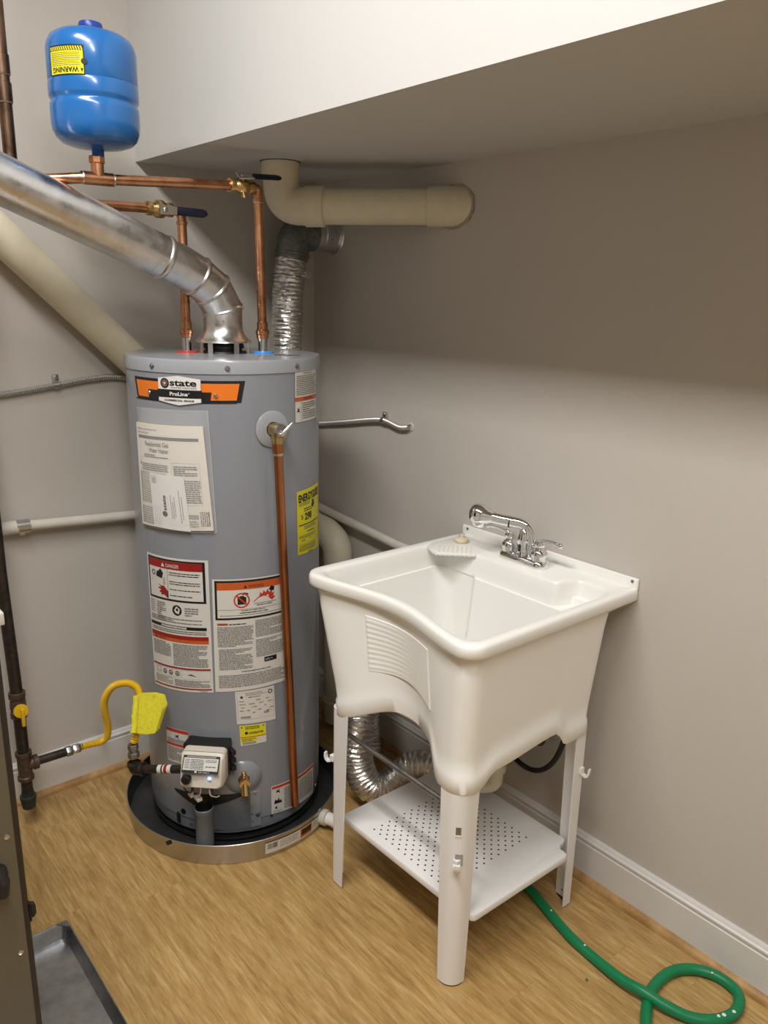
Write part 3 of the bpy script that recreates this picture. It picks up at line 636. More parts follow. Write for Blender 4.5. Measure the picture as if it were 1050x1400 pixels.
for u, v0, v1 in ((.060, .03, .09), (.065, .03, .07), (.070, .035, .088), (.084, .02, .105), (.090, .03, .09)):
    v = v0
    while v < v1: e = v+random.uniform(.003, .008); p.rect(u, v, u+.0016, e, 'ink2', .0005, 1); v = e+.0015
for u in (.008, .014, .020, .026): p.rect(u, .005, u+.0006, .06, 'ink3', .0004, 1)
p.build('envelope_print', env)['kind'] = 'stuff'
b = MB()
def puf(th_, z):
    a = (th_+177)/50; c = (z-.93)/.32; inside = 1 if (.0 < a < .99 and c < .97) else 0
    return 0
rings = []; n = 28; m_ = 18; fp = cylmap(HX, HY, HR, pc, 1, 1)
for j in range(m_+1):
    row = []
    for i in range(n+1):
        u, v = i/n, j/m_; e = min(u, 1-u)*8; f_ = min(1, e)*min(1, v*10+.3)*(1 if v < .86 else max(.12, (1-v)/.14))
        row.append(fp(u, v, .0015+.0125*f_+.0008*math.sin(u*23+v*9)*f_))
    rings.append(row)
b.loft(rings, 0, False); pouch = build('document_pouch', b, M['clear'], None, recalc=False); tag(pouch, 'clear plastic document pouch taped to the front of the grey heater', 'pouch')
p = Print(cylmap(HX, HY, HR+.0015, pc, PW, PHh), PW, PHh)
b = MB(); b.tube([fp(u/20, 0.004, .004) for u in range(21)]+[fp(1, v/14, .004) for v in range(1, 15)], .0011, 6)
build('pouch_edge', b, M['clear'], pouch)

# ------------------------------------------------------------------ flue pipe
fl = thing('flue_pipe', (HX, HY, HT+.028), 'shiny galvanized flue pipe rising from the heater top to the upper left', 'flue pipe')
b = MB(); FR = .0525; zb = HT+.030
b.lathe([(.075, .002), (.076, .0), (.075, .004), (.069, .009), (.061, .017), (.055, .028), (FR, .040), (FR, .046)], (HX, HY, zb), seg=64)
b.lathe([(.072, .001), (.058, .014), (.05, .03)], (HX, HY, zb), seg=64); hood = build('draft_hood', b, M['galv'], fl)
for a in (-150, -88, -30, 90, 180):
    b = MB(); q = Vector((HX+.066*math.cos(R(a)), HY+.066*math.sin(R(a)), HT)); tt = Vector((-math.sin(R(a)), math.cos(R(a)), 0)); rr = rad(a)
    b.loft([[tuple(q+tt*s1*.0075+rr*s2*.001+Vector((0, 0, z))) for s1, s2 in ((-1, -1), (1, -1), (1, 1), (-1, 1))] for z in (0, .034)], 0, True, True, True)
    build('hood_leg', b, M['galv'], hood)
E0 = Vector((HX, HY, zb+.044)); A0 = Vector((HX, HY, HT+.118))
A1 = Vector((-.588, -.372, HT+.168)); A2 = Vector((-.632, -.374, HT+.200)); A3 = Vector((-.685, -.378, HT+.226)); FEND = Vector((-1.103, -.408, 1.758)); 
FD = (FEND-A3).normalized(); A4 = A3+FD*.045; FE = FEND+FD*1.2
def pipe_sec(p0, p1, r0, r1, nm='pipe_section', m='galv', seg=48, par=fl, n0=None, n1=None):
    # section between two mitred planes
    b = MB(); d = (p1-p0).normalized(); u = d.orthogonal().normalized(); v = d.cross(u); rings = []
    for p_, nrm, r_ in ((p0, n0, r0), (p1, n1, r1)):
        nrm = nrm or d; ring = []
        for k in range(seg):
            q = p_+(u*math.cos(2*PI*k/seg)+v*math.sin(2*PI*k/seg))*r_
            t_ = (p_-q).dot(nrm)/d.dot(nrm); ring.append(tuple(q+d*t_))
        rings.append(ring)
    b.loft(rings); return build(nm, b, M[m], par)
def bead(p_, nrm, r, par=fl, w=.006, h=.003, nm='bead_ring'):
    b = MB(); b.lathe([(r-.001, -w), (r+h*.6, -w*.5), (r+h, 0), (r+h*.6, w*.5), (r-.001, w)], p_, nrm, 48); return build(nm, b, M['galv'], par)
pts = [E0, A0, A1, A2, A3]
N = [Vector((0, 0, 1))]
for i in range(1, 4): N.append(((pts[i]-pts[i-1]).normalized()+(pts[i+1]-pts[i]).normalized()).normalized())
N.append(((A3-A2).normalized()+FD).normalized())
for i in range(4): pipe_sec(pts[i], pts[i+1], FR, FR, 'elbow_gore' if i else 'pipe_section', n0=N[i], n1=N[i+1])
for i in (1, 2, 3): bead(pts[i], N[i], FR+.0005)
pipe_sec(A3, A4, FR, FR, n0=N[4]); bead(A4, FD, FR+.001, w=.009, h=.0035)
b = MB(); b.tube([A4-FD*.004, A4+FD*.03], FR+.0012, 48, cap=False); b.tube([A4+FD*.03, FE], FR+.0008, 48)
side = FD.cross(Vector((0, 0, 1))).normalized(); upv = side.cross(FD).normalized(); so_ = (side*.75+upv*.62).normalized()
lp = build('long_pipe', b, M['galv'], fl)
b = MB(); b.tube([A4+FD*.02+so_*(FR+.001), FE+so_*(FR+.001)], .0022, 8); build('seam', b, M['galv'], lp)
for p_, dr in ((E0+Vector((0, 0, .012)), rad(-118)), (E0+Vector((0, 0, .022)), rad(170)), (A4+FD*.012, (side*.4+upv*.9).normalized()), (A3-FD*.01, (side*.6-upv*.6).normalized()), (A0, rad(-20))):
    b = MB(); b.hexn(p_+dr*(FR+.001), dr, .0038, .004); build('screw', b, M['steel'], fl)

# ------------------------------------------------------------------ copper lines
def valve(par, c, ax, r, bracket_dir, handle, hl, m='brass'):
    ax = Vector(ax).normalized(); c = Vector(c); b = MB()
    b.lathe([(r*1.25, -.036), (r*1.3, -.035), (r*1.3, -.022), (r*1.1, -.020), (r*1.25, -.016), (r*1.65, -.008), (r*1.65, .008), (r*1.25, .016), (r*1.1, .020), (r*1.3, .022), (r*1.3, .035), (r*1.25, .036)], c, ax, 24, 0, True, True)
    bd = Vector(bracket_dir).normalized(); b.lathe([(.0085, 0), (.0085, r*1.9), (.005, r*2.0), (.005, r*2.6)], c, bd, 14, 0, False, True)
    o = build('ball_valve', b, M[m], par, label='brass ball valve'); hd = Vector(handle).normalized(); s_ = bd.cross(hd)
    p0 = c+bd*r*2.1; b = MB()
    def bar(a0, a1, w0, w1, z0, z1, mi): b.loft([[tuple(p0+hd*a+s_*sx*w_+bd*z) for sx, z in ((-1, z0), (1, z0), (1, z1), (-1, z1))] for a, w_ in ((a0, w0), (a1, w1))], mi, True, True, True)
    bar(-.014, .016, .0125, .011, 0, .0028, 0); bar(.016, .034, .011, .009, 0, .0028, 0)
    b.hexn(p0+bd*.002, bd, .006, .005, 0)
    ho = build('valve_handle', b, M['steel'], o, label='steel lever bracket')
    b = MB(); q0 = p0+hd*.030+bd*.0014; pts_ = []
    rings = []
    for a, ww in ((0, .0095), (.002, .0108), (hl-.012, .0108), (hl-.004, .008), (hl, .003)):
        rings.append([tuple(q0+hd*a+s_*ww*math.cos(2*PI*k/16)+bd*.0042*math.sin(2*PI*k/16)*(ww/.0095)**.4) for k in range(16)])
    b.loft(rings, 0, True, True, True); build('handle_sleeve', b, M['navy'], o, label='navy blue vinyl lever sleeve')
    return o
def collar(b, p_, ax, r, L=.012, mi=0): b.lathe([(r+.0004, -L), (r+.0022, -L+.001), (r+.0022, L-.001), (r+.0004, L)], p_, ax, 24, mi)
# cold
hy0 = HOT[1]; cz = 1.800; cw = thing('cold_water_pipe', (COLD[0], COLD[1], HT+.04), 'upper bright copper water pipe carrying the blue tank, dropping to the blue port', 'pipe')
c0 = Vector((COLD[0], COLD[1], HT+.040)); cyy = COLD[1]
b = MB(); r = .0122; top = Vector((COLD[0]-.006, cyy, cz+.004)); vx = -.510
path = fillet([c0+Vector((0, 0, .02)), Vector((COLD[0]-.006, cyy, cz)), Vector((vx+.02, cyy, cz-.001))], .024)
b.tube(path, r, 24); build('drop_pipe', b, M['copper'], cw)
b = MB(); b.lathe([(.0135, 0), (.0165, .001), (.0165, .010), (.0185, .012), (.0185, .022), (.0150, .024), (.0150, .044), (.0125, .045)], c0, (0, 0, 1), 24, 0, True); build('union_fitting', b, M['copper'], cw)
b = MB(); collar(b, Vector((COLD[0]-.006, cyy, cz-.030)), (0, 0, 1), r, .004); b.lathe([(.013, -.002), (.0135, 0), (.013, .002)], Vector((COLD[0]-.006, cyy, cz-.036)), (0, 0, 1), 20, 1); build('elbow_collar', b, [M['copper'], M['solder']], cw)
valve(cw, (vx-.008, cyy, cz), (1, 0, .02), .0135, (-.2, -.62, .75), (1, -.06, .05), .082)
b = MB(); lx = -1.55; slope = .0; b.tube([(vx-.03, cyy, cz-.001), (-.87, cyy, 1.780)], r, 24); b.tube(fillet([(-.900, cyy, 1.7785), (-.925, cyy, 1.778), (-1.058, hy0-.0255, 1.765), (-1.058, hy0-.0255, 1.80)], .018), r, 24); build('run_pipe', b, M['copper'], cw)
tx = -.8925; tz = 1.779
b = MB(); b.tube([(tx-.034, cyy, tz-.0005), (tx+.034, cyy, tz+.0008)], .0148, 24); b.tube([(tx, cyy, tz), (tx, cyy, tz+.044)], .0145, 24)
b.lathe([(.0148, .0), (.0185, .002), (.0185, .014), (.0162, .016)], (tx, cyy, tz+.032), (0, 0, 1), 8, 0, True, True)
for s_ in (-1, 1): b.lathe([(.0135, -.002), (.0142, 0), (.0135, .002)], (tx+s_*.036, cyy, tz), (1, 0, 0), 20, 1)
build('tee_fitting', b, [M['copper'], M['solder']], cw)
b = MB(); b.lathe([(.0042, 0), (.0042, .018), (.006, .019), (.006, .026), (.002, .028)], (vx-.012, cyy-.012, cz-.006), (0, -.3, -1), 10, 0, True, True); build('bleed_cap', b, M['brass_shiny'], cw)
# hot
hw = thing('hot_water_pipe', (HOT[0], HOT[1], HT+.04), 'lower copper water pipe with a blue levered valve, dropping to the red port', 'pipe')
h0 = Vector((HOT[0], HOT[1], HT+.040)); hy = HOT[1]; hz = 1.736; hvx = -.700
b = MB(); b.tube(fillet([h0+Vector((0, 0, .02)), Vector((HOT[0]+.0, hy, hz)), Vector((hvx+.02, hy, hz))], .022), r, 24); build('drop_pipe', b, M['copper'], hw)
b = MB(); b.lathe([(.0135, 0), (.0165, .001), (.0165, .010), (.0185, .012), (.0185, .022), (.0150, .024), (.0150, .044), (.0125, .045)], h0, (0, 0, 1), 24, 0, True); build('union_fitting', b, M['copper'], hw)
b = MB(); collar(b, Vector((HOT[0], hy, hz-.03)), (0, 0, 1), r, .004); collar(b, Vector((HOT[0]-.03, hy, hz)), (1, 0, 0), r, .004); build('elbow_collar', b, M['copper'], hw)
valve(hw, (hvx, hy, hz), (1, 0, 0), .0135, (.1, -1, -.1), (1, -.15, -.03), .080)
b = MB(); b.tube([(hvx-.03, hy, hz), (-1.9, hy, hz-.022)], r, 24); build('run_pipe', b, M['copper'], hw)
# brown riser
br = thing('copper_riser', (-1.058, hy-.005, 1.75), 'dull brown copper riser at the far left, rising above the flue', 'pipe')
b = MB(); b.tube([(-1.058, hy-.0255, 1.755), (-1.058, hy-.0255, 2.899)], .0142, 24); build('riser_pipe', b, M['copper_dark'], br)
for z in (2.0, 1.945):
    b = MB(); b.lathe([(.0145, -.02), (.0165, -.019), (.0165, .019), (.0145, .02)], (-1.058, hy-.0255, z), (0, 0, 1), 24); b.lathe([(.015, -.002), (.0172, 0), (.015, .002)], (-1.058, hy-.0255, z-.02), (0, 0, 1), 20, 1); build('coupling', b, [M['copper_dark'], M['solder']], br)
# ------------------------------------------------------------------ expansion tank
ex = thing('expansion_tank', (tx, cyy, tz+.04), 'blue pressure expansion tank standing upright on the upper copper pipe', 'tank')
er = .0957; ezb = 1.842; b = MB()
prof = [(.0125, -.030), (.0125, -.002), (.03, .001), (.058, .004), (.076, .010), (.087, .020), (.0935, .034), (er, .050), (er, .078), (er-.0008, .086), (er-.0035, .090), (er-.0035, .094), (er, .099), (er+.0008, .104), (er+.0008, .124), (er+.0002, .127), (er, .1305), (er-.0008, .132), (er, .1335), (er, .196), (er-.003, .209), (.086, .221), (.072, .230), (.04, .239), (.001, .242)]
ecx, ecy = tx+.004, cyy
b.lathe(prof, (ecx, ecy, ezb), (.0, 0, 1), 72, 0, True); build('tank_shell', b, M['blue'], ex, ang=50)
b = MB(); b.lathe([(.030, 0), (.030, .002), (.026, .004), (.026, .009), (.024, .015), (.015, .018), (.001, .019)], (ecx+.002, ecy+.0, ezb+.2405), (0, 0, 1), 32); build('valve_cap', b, M['bluecap'], ex, label='dark blue plastic cap')
b = MB(); b.lathe([(.0135, 0), (.0135, .02)], (ecx, cyy, tz+.044), (0, 0, 1), 20); build('thread_neck', b, M['bluecap'], ex)
p = Print(cylmap(ecx, ecy, er+.0004, quad(-171.5, -119.8, 1.972, 2.030), .094, .068), .094, .068)
p.rect(0, 0, .094, .068, 'ink', .0002, .006); p.rect(.003, .003, .091, .065, 'yel', .0006, .006)
p.rect(.003, .055, .091, .065, 'ink', .0009, .006)
for i in range(15): p.poly([(.004+i*.0058, .0645), (.0072+i*.0058, .0645), (.0104+i*.0058, .0555), (.0072+i*.0058, .0555)], 'yel', .0012)
p.text('WARNING', .080, .0180, .0165, 'ink', .0012, rot=PI, width=.070, thick=.0004); p.poly([(.084, .0150), (.091-.001, .0150), (.087, .006)], 'ink', .0012)
p.lines(.008, .0205, .084, .053, .0040, 'ink2', .0010, ink=.3); p.disc(.093, .031, .007, 'ink', .0013); p.build('warning_sticker', ex, 'upside down yellow and black warning sticker')

# ------------------------------------------------------------------ cream vent pipe under the soffit
vp = thing('vent_pipe', (-.335, -.325, 1.73), 'cream plastic pipe elbowing down from the soffit and running into the right wall', 'pipe')
V0 = Vector((-.335, -.318, 1.889)); Vc = Vector((-.332, -.320, 1.772)); V1 = Vector((.0, -.672, 1.776)); vd = (V1-Vc).normalized(); VR = .0485
b = MB(); b.tube(fillet([V0, Vc, Vc+vd*.11], .068, 14), VR+.002, 40)
b.lathe([(VR+.002, -.05), (VR+.005, -.049), (VR+.005, .0), (VR, .0)], Vector((V0.x, V0.y, 1.888)), (0, 0, 1), 40); build('elbow', b, M['pvc'], vp)
b = MB(); b.lathe([(VR+.001, .068), (VR+.0065, .069), (VR+.0065, .122), (VR, .123)], Vc, vd, 40); build('hub_collar', b, M['pvc'], vp)
b = MB(); b.tube([Vc+vd*.10, V1+vd*.03], VR, 40); build('straight_pipe', b, M['pvc'], vp)
b = MB(); b.lathe([(VR, -.072), (VR+.005, -.071), (VR+.005, .05), (VR, .05)], V1, vd, 40); build('wall_coupling', b, M['pvc'], vp)
b = MB(); rng = []
for k in range(40):
    a = 2*PI*k/40; e = random.uniform(.000, .010); rng.append([(-.0002, V1.y+(.076+e)*math.cos(a)+.002, V1.z+(.055+e*.6)*math.sin(a)), (-.0052, V1.y+(.076+e*.5)*math.cos(a)-.004, V1.z+(.054+e*.5)*math.sin(a)), (-.003, V1.y+.05*math.cos(a), V1.z+.04*math.sin(a))])
b.loft([[r_[j] for r_ in rng] for j in range(3)], 0, True); build('plaster_patch', b, mat('plaster_edge', lin(170, 160, 142), .8, mottle=.15, mscale=60), vp, label='ragged plaster rim where the pipe enters the wall')
b = MB(); b.lathe([(.051, 0), (.057, 0), (.056, -.0015), (.051, -.0015)], (V0.x, V0.y, 1.8888), (0, 0, 1), 36); build('ceiling_gap', b, M['hole'], vp, label='dark gap around the pipe')

# ------------------------------------------------------------------ cream sewer pipe behind
sp = thing('sewer_pipe', (-.065, -.209, .12), 'thick cream drain pipe sloping down behind the heater to the right corner', 'pipe')
SR = .0475; S0 = Vector((-1.75, -.056, 2.38)); S1 = Vector((-.14, -.056, .805)); 
b = MB(); b.tube([S0, S1], SR, 40); build('sloping_pipe', b, M['pvc'], sp)
b = MB(); b.tube(fillet([S1+(S0-S1).normalized()*.05, Vector((-.065, -.07, .735)), Vector((-.065, -.17, .728)), Vector((-.065, -.233, .700)), Vector((-.065, -.235, .50))], .055, 8), SR+.003, 36); build('elbow', b, M['pvc'], sp)
b = MB(); b.tube([(-.065, -.235, .52), (-.065, -.235, .08)], SR, 36); build('drop_pipe', b, M['pvc'], sp)
b = MB(); b.lathe([(SR, .105), (SR+.006, .107), (SR+.006, .055), (SR+.002, .05), (SR+.002, .008), (SR-.004, 0), (.001, 0)], (-.065, -.235, .02), (0, 0, 1), 36)
b.lathe([(SR+.006, .08), (SR+.008, .082), (SR+.008, .094), (SR+.006, .096)], (-.065, -.235, .02), (0, 0, 1), 36); build('end_coupling', b, M['pvc'], sp)
# thin white pipe
cp = thing('condensate_pipe', (-1.035, -.03, .86), 'thin white plastic pipe running along both walls at waist height', 'pipe')
b = MB(); CR = .0148; b.tube([(-1.02, -.0305, .879), (-.65, -.0305, .857)], CR, 20); b.tube(fillet([(-.65, -.0305, .857), (-.045, -.0305, .80), (-.0305, -.06, .795), (-.0255, -.5, .757)], .02), CR, 20); b.tube([(-.0255, -.5, .757), (-.0255, -1.05, .745)], CR, 20); build('thin_pipe', b, M['pvcw'], cp)
b = MB(); b.tube([(-1.9, -.0305, .896), (-1.045, -.0305, .880)], .0195, 24); build('thick_pipe', b, M['pvcw'], cp, label='slightly thicker white pipe end')
b = MB(); b.lathe([(.0185, -.012), (.0200, -.011), (.0200, -.005), (.0185, -.004), (.0185, .004), (.0200, .005), (.0200, .011), (.0185, .012)], (-1.030, -.0305, .8796), (1, 0, -.03), 24); b.lathe([(.0195, -.018), (.0195, .018)], (-1.030, -.0305, .8796), (1, 0, -.03), 24); b.box((-1.035, -.012, .848), (-1.02, -.001, .866)); build('pipe_clamp', b, M['steel'], cp)
# conduit
def ribbed(b, pts, r, amp, period, seg=16, mi=0, noise=0, per=6):
    P_ = resample(pts, period/per); b.tube(P_, r, seg, mi, True, rf=lambda i, d: r+amp*(math.cos(2*PI*i/per)), noise=noise)
cd = thing('flexible_conduit', (-.897, -.012, 1.26), 'thin ribbed metal conduit sagging along the wall on both sides of the heater', 'conduit')
b = MB(); ribbed(b, spline([(-1.9, -.012, 1.20), (-1.35, -.012, 1.228), (-1.051, -.012, 1.252), (-.897, -.012, 1.270), (-.80, -.012, 1.283), (-.70, -.012, 1.283), (-.45, -.012, 1.24), (-.2, -.012, 1.12), (-.03, -.015, 1.09), (-.012, -.05, 1.093), (-.012, -.2, 1.118), (-.012, -.33, 1.142), (-.012, -.405, 1.150), (-.012, -.48, 1.138), (-.010, -.524, 1.143)], 16), .0078, .0011, .0062, 12, per=4); build('conduit_sleeve', b, M['conduit'], cd)
def clampc(c, ax, up):
    b = MB(); c = Vector(c); b.lathe([(.0100, -.008), (.0108, -.007), (.0108, .007), (.0100, .008)], c, ax, 20)
    return b
b = clampc((-.897, -.012, 1.270), (1, 0, .1), 1); b.box((-.906, -.0105, 1.277), (-.889, -.0005, 1.300), bev=.001); b.hexn((-.8975, -.0105, 1.292), (0, -1, 0), .004, .003); build('conduit_clamp', b, M['steel'], cd)
b = clampc((-.012, -.405, 1.150), (0, 1, .05), 1); b.box((-.0105, -.413, 1.157), (-.0005, -.397, 1.176), bev=.001); b.hexn((-.0105, -.405, 1.170), (-1, 0, 0), .004, .003); build('conduit_clamp', b, M['steel'], cd)
b = MB(); b.lathe([(.001, -.0005), (.014, -.0005), (.0125, .003), (.0085, .004)], (-.0001, -.524, 1.143), (-1, 0, 0), 20); build('paint_patch', b, M['wall'], cd)

# ------------------------------------------------------------------ dryer duct
dd_ = thing('flexible_duct', (-.175, -.115, .05), 'silver foil flexible duct hanging behind the heater from a dark elbow in the wall', 'duct')
b = MB(); DR = .050; b.lathe([(DR, -.002), (DR, .05), (DR+.003, .052), (DR+.003, .058), (DR, .06), (DR, .09)], (0, -.112, 1.722), (-1, 0, 0), 36); b.lathe([(DR+.004, .0), (DR+.010, .0), (DR+.008, .004), (DR, .004)], (-.0005, -.112, 1.722), (-1, 0, 0), 36); build('wall_stub', b, M['galv'], dd_)
b = MB(); b.tube(fillet([(-.085, -.112, 1.722), (-.150, -.112, 1.722), (-.168, -.112, 1.64)], .09, 8), DR+.003, 32); b.lathe([(DR+.002, -.006), (DR+.007, -.003), (DR+.007, .003), (DR+.002, .006)], (-.162, -.112, 1.655), (-.15, 0, -1), 36); build('duct_elbow', b, M['foil_dark'], dd_, label='dull dark galvanized elbow')
b = MB(); ribbed(b, spline([(-.166, -.112, 1.650), (-.176, -.112, 1.58), (-.186, -.114, 1.46), (-.192, -.116, 1.3), (-.190, -.116, 1.1), (-.19, -.12, .95), (-.195, -.13, .80), (-.20, -.145, .66)], 14), DR-.001, .0013, .0125, 30, noise=.0026, per=4); build('duct_hose', b, M['foil'], dd_)
b = MB(); b.lathe([(DR+.003, -.005), (DR+.005, -.004), (DR+.005, .004), (DR+.003, .005)], (-.174, -.112, 1.594), (-.15, 0, -1), 32); b.box((-.15, -.170, 1.584), (-.128, -.160, 1.602)); build('band_clamp', b, M['steel'], dd_)
lo = thing('dryer_duct', (-.14, -.50, .002), 'crumpled silver foil duct looped on the floor under the left side of the sink', 'duct')
b = MB(); ribbed(b, spline([(-.09, -.43, .64), (-.13, -.48, .47), (-.21, -.57, .34), (-.285, -.642, .245), (-.300, -.662, .15), (-.282, -.690, .078), (-.235, -.712, .062), (-.19, -.722, .085), (-.15, -.742, .115), (-.115, -.785, .125), (-.085, -.845, .10), (-.075, -.92, .065), (-.075, -.97, .055)], 14), .046, .0024, .0125, 30, noise=.0023, per=4); build('duct_hose', b, M['foil'], lo)
b = MB(); ribbed(b, spline([(-.122, -.445, .415), (-.12, -.46, .26), (-.128, -.485, .12), (-.14, -.51, .052)], 14), .046, .0022, .0125, 30, noise=.0023, per=4); build('duct_hose', b, M['foil'], lo)

# ------------------------------------------------------------------ black gas line
gp = thing('gas_pipe', (-1.121, -.15, .07), 'black iron gas pipe dropping beside the furnace to a capped drip leg', 'gas pipe')
gx, gy = -1.1215, -.15; b = MB(); b.tube([(gx-.010, gy, 2.3), (gx-.008, gy, .80), (gx, gy, .43)], .0165, 24); b.tube([(gx, gy, .37), (gx, gy, .25)], .0165, 24); b.tube([(gx, gy, .16), (gx, gy, .10)], .0155, 24); build('black_pipe', b, M['blackpipe'], gp)
b = MB(); b.lathe([(.018, -.040), (.023, -.038), (.023, -.022), (.019, -.018), (.022, -.010), (.022, .010), (.019, .018), (.023, .022), (.023, .038), (.018, .040)], (gx, gy, .400), (0, 0, 1), 8); gv = build('gas_valve', b, M['rust'], gp)
b = MB(); hx_ = Vector((gx, gy-.026, .392)); nrm = Vector((-.25, -.96, .1)).normalized(); b.lathe([(.001, 0), (.019, 0), (.020, .003), (.019, .007), (.001, .008)], hx_, nrm, 28); b.box((hx_.x-.0045, hx_.y-.020, hx_.z-.042), (hx_.x+.0045, hx_.y-.008, hx_.z+.012), bev=.002); build('valve_handle', b, M['yellow'], gv, label='yellow plastic valve handle')
b = MB(); b.lathe([(.0185, -.045), (.0225, -.044), (.0225, -.034), (.0195, -.031), (.0195, .031), (.0225, .034), (.0225, .044), (.0185, .045)], (gx, gy, .205), (0, 0, 1), 28, 0, True, True); b.lathe([(.017, 0), (.0185, .022), (.0215, .024), (.0215, .036), (.0165, .037)], (gx, gy, .205), (1, 0, 0), 28, 0, False, True); build('tee_fitting', b, M['rust'], gp)
b = MB(); b.lathe([(.001, -.003), (.014, -.003), (.018, 0), (.020, .010), (.0205, .026), (.0225, .028), (.0225, .038), (.017, .040), (.0165, .055)], (gx, gy, .068), (0, 0, 1), 28); build('pipe_cap', b, M['greyiron'], gp)
b = MB(); b.tube([(gx+.036, gy, .205), (-.995, gy, .203)], .0125, 20); build('side_pipe', b, M['blackpipe'], gp)
yc = thing('gas_connector', (-.905, -.25, .19), 'yellow corrugated gas connector hose looping beside the heater', 'gas hose')
b = MB(); b.hexn((-1.005, gy, .203), (1, -.0, 0), .0155, .018, 1); b.tube([(-.988, gy, .203), (-.983, gy, .203)], .011, 20); b.hexn((-.984, gy, .203), (1, 0, 0), .0145, .020, 0); b.lathe([(.0115, 0), (.0095, .012)], (-.965, gy, .203), (1, 0, 0), 16); build('hex_nut', b, [M['steel'], M['steel_dark']], yc)
path = spline([(-.966, gy, .203), (-.935, -.156, .205), (-.905, -.175, .214), (-.893, -.192, .240), (-.896, -.207, .290), (-.906, -.222, .338), (-.908, -.238, .385), (-.893, -.268, .432), (-.866, -.305, .450), (-.852, -.345, .447), (-.862, -.385, .430), (-.884, -.415, .400), (-.900, -.437, .360), (-.9095, -.440, .338)], 12)
b = MB(); ribbed(b, path, .0092, .0016, .0066, 16, per=4); build('hose', b, M['yellow'], yc)
b = MB(); e0 = Vector((-.9115, -.440, .272)); b.hexn(e0+Vector((0, 0, .022)), (0, 0, 1), .0155, .018, 0); b.lathe([(.0125, .040), (.0125, .052), (.0105, .056)], e0, (0, 0, 1), 20, 0); b.hexn(e0+Vector((0, 0, .048)), (0, 0, 1), .0145, .016, 0); build('end_nut', b, M['steel_dark'], yc)
tg = MB()
q = [Vector((-.882, -.420, .468)), Vector((-.846, -.448, .470)), Vector((-.826, -.460, .462)), Vector((-.824, -.470, .438)), Vector((-.850, -.468, .368)), Vector((-.868, -.458, .366)), Vector((-.906, -.447, .378))]
nn = (q[2]-q[0]).cross(q[5]-q[0]).normalized()
if nn.y > 0: nn = -nn
for off, sh in ((.004, 0), (-.004, .004), (.010, -.006)):
    pp = [v+nn*off+Vector((sh, 0, sh*.4)) for v in q]; n = len(pp)
    tg.add([tuple(v) for v in pp]+[tuple(v-nn*.0012) for v in pp], [tuple(range(n)), tuple(range(2*n-1, n-1, -1))]+[(i, n+i, n+(i+1) % n, (i+1) % n) for i in range(n)])
a_, b_ = q[0]+nn*.014, q[6]+nn*.014; tg.tube([a_+(b_-a_)*k/9+Vector((random.uniform(-.001, .001), 0, 0)) for k in range(10)], [.008+.0015*(k % 2) for k in range(10)], 10)
a_, b_ = q[1]+nn*.010, q[5]+nn*.010+Vector((.004, 0, 0)); tg.tube([a_+(b_-a_)*k/9 for k in range(10)], .0035, 8)
build('paper_tag', tg, M['tagyellow'], yc, label='crumpled bright yellow warning tag')
ie = thing('gas_inlet', (-.9115, -.440, .25), 'black iron elbow and nipple feeding the control box of the heater', 'gas pipe')
b = MB(); cpt = CM(-.060, .045, -.005); el = Vector((-.9115, -.440, .258)); dirn = (cpt-el).normalized()
b.tube(fillet([el+Vector((0, 0, .018)), el, el+dirn*.03], .018, 6), .0165, 24); b.lathe([(.016, -.004), (.0195, -.003), (.0195, .006), (.016, .007)], el+Vector((0, 0, .014)), (0, 0, 1), 24); b.lathe([(.016, -.004), (.0195, -.003), (.0195, .006), (.016, .007)], el+dirn*.024, dirn, 24); build('iron_elbow', b, M['blackpipe'], ie)
b = MB(); b.tube([el+dirn*.02, cpt], .0115, 20); build('nipple', b, M['blackpipe'], ie)
b = MB(); L_ = (cpt-el).length; b.tube([el+dirn*(L_*.52), el+dirn*(L_*.80)], .0119, 20); b.tube([el+dirn*(L_*.60), el+dirn*(L_*.63)], .0121, 20, 1); b.tube([el+dirn*(L_*.66), el+dirn*(L_*.72)], .0121, 20, 2); build('pipe_sticker', b, [M['stick'], M['ink'], M['red']], ie, label='white printed wrap sticker')

# ------------------------------------------------------------------ furnace and tray
fu = thing('furnace', (-1.65, -.93, .04), 'taupe sheet-metal furnace cabinet at the left edge standing in a metal tray', 'furnace')
b = MB(); b.box((-1.93, -1.135, .045), (-1.369, -.72, 1.50), bev=.003); build('cabinet', b, M['furnd'], fu, label='dark side flange of the cabinet')
b = MB(); b.box((-1.925, -1.152, .05), (-1.3815, -1.136, 1.495), bev=.003); build('front_panel', b, M['furn'], fu)
for x, z in ((-1.3935, .698), (-1.3935, .476), (-1.3935, .25), (-1.3935, .95)):
    b = MB(); b.lathe([(.0048, 0), (.0045, .002), (.0001, .0032)], (x, -1.152, z), (0, -1, 0), 14); build('panel_screw', b, M['steel'], fu)
b = MB(); b.box((-1.369, -1.135, .510), (-1.3665, -1.125, .545)); b.prism([(0, 0), (.007, -.004), (.007, -.020), (.003, -.026), (0, -.026)], Matrix.Translation((-1.3665, -1.128, .545)) @ Matrix.Rotation(R(90), 4, 'X'), .01); build('door_latch', b, M['black'], fu)
b = MB(); b.lathe([(.016, 0), (.015, .010), (.013, .012)], (-1.414, -1.152, .640), (0, -1, 0), 24, 1, False, True); b.tube([(-1.414, -1.163, .655), (-1.412, -1.172, .635), (-1.413, -1.170, .610)], [.009, .012, .010], 16); build('door_knob', b, [M['black'], M['black']], fu)
b = MB(); b.box((-1.40, -1.160, 1.052), (-1.363, -1.140, 1.072), bev=.002); build('plastic_bracket', b, M['pvcw'], fu, label='small white plastic bracket')
ty = thing('drip_tray', (-1.6, -.96, 0), 'shallow rectangular grey steel tray on the floor under the furnace', 'tray')
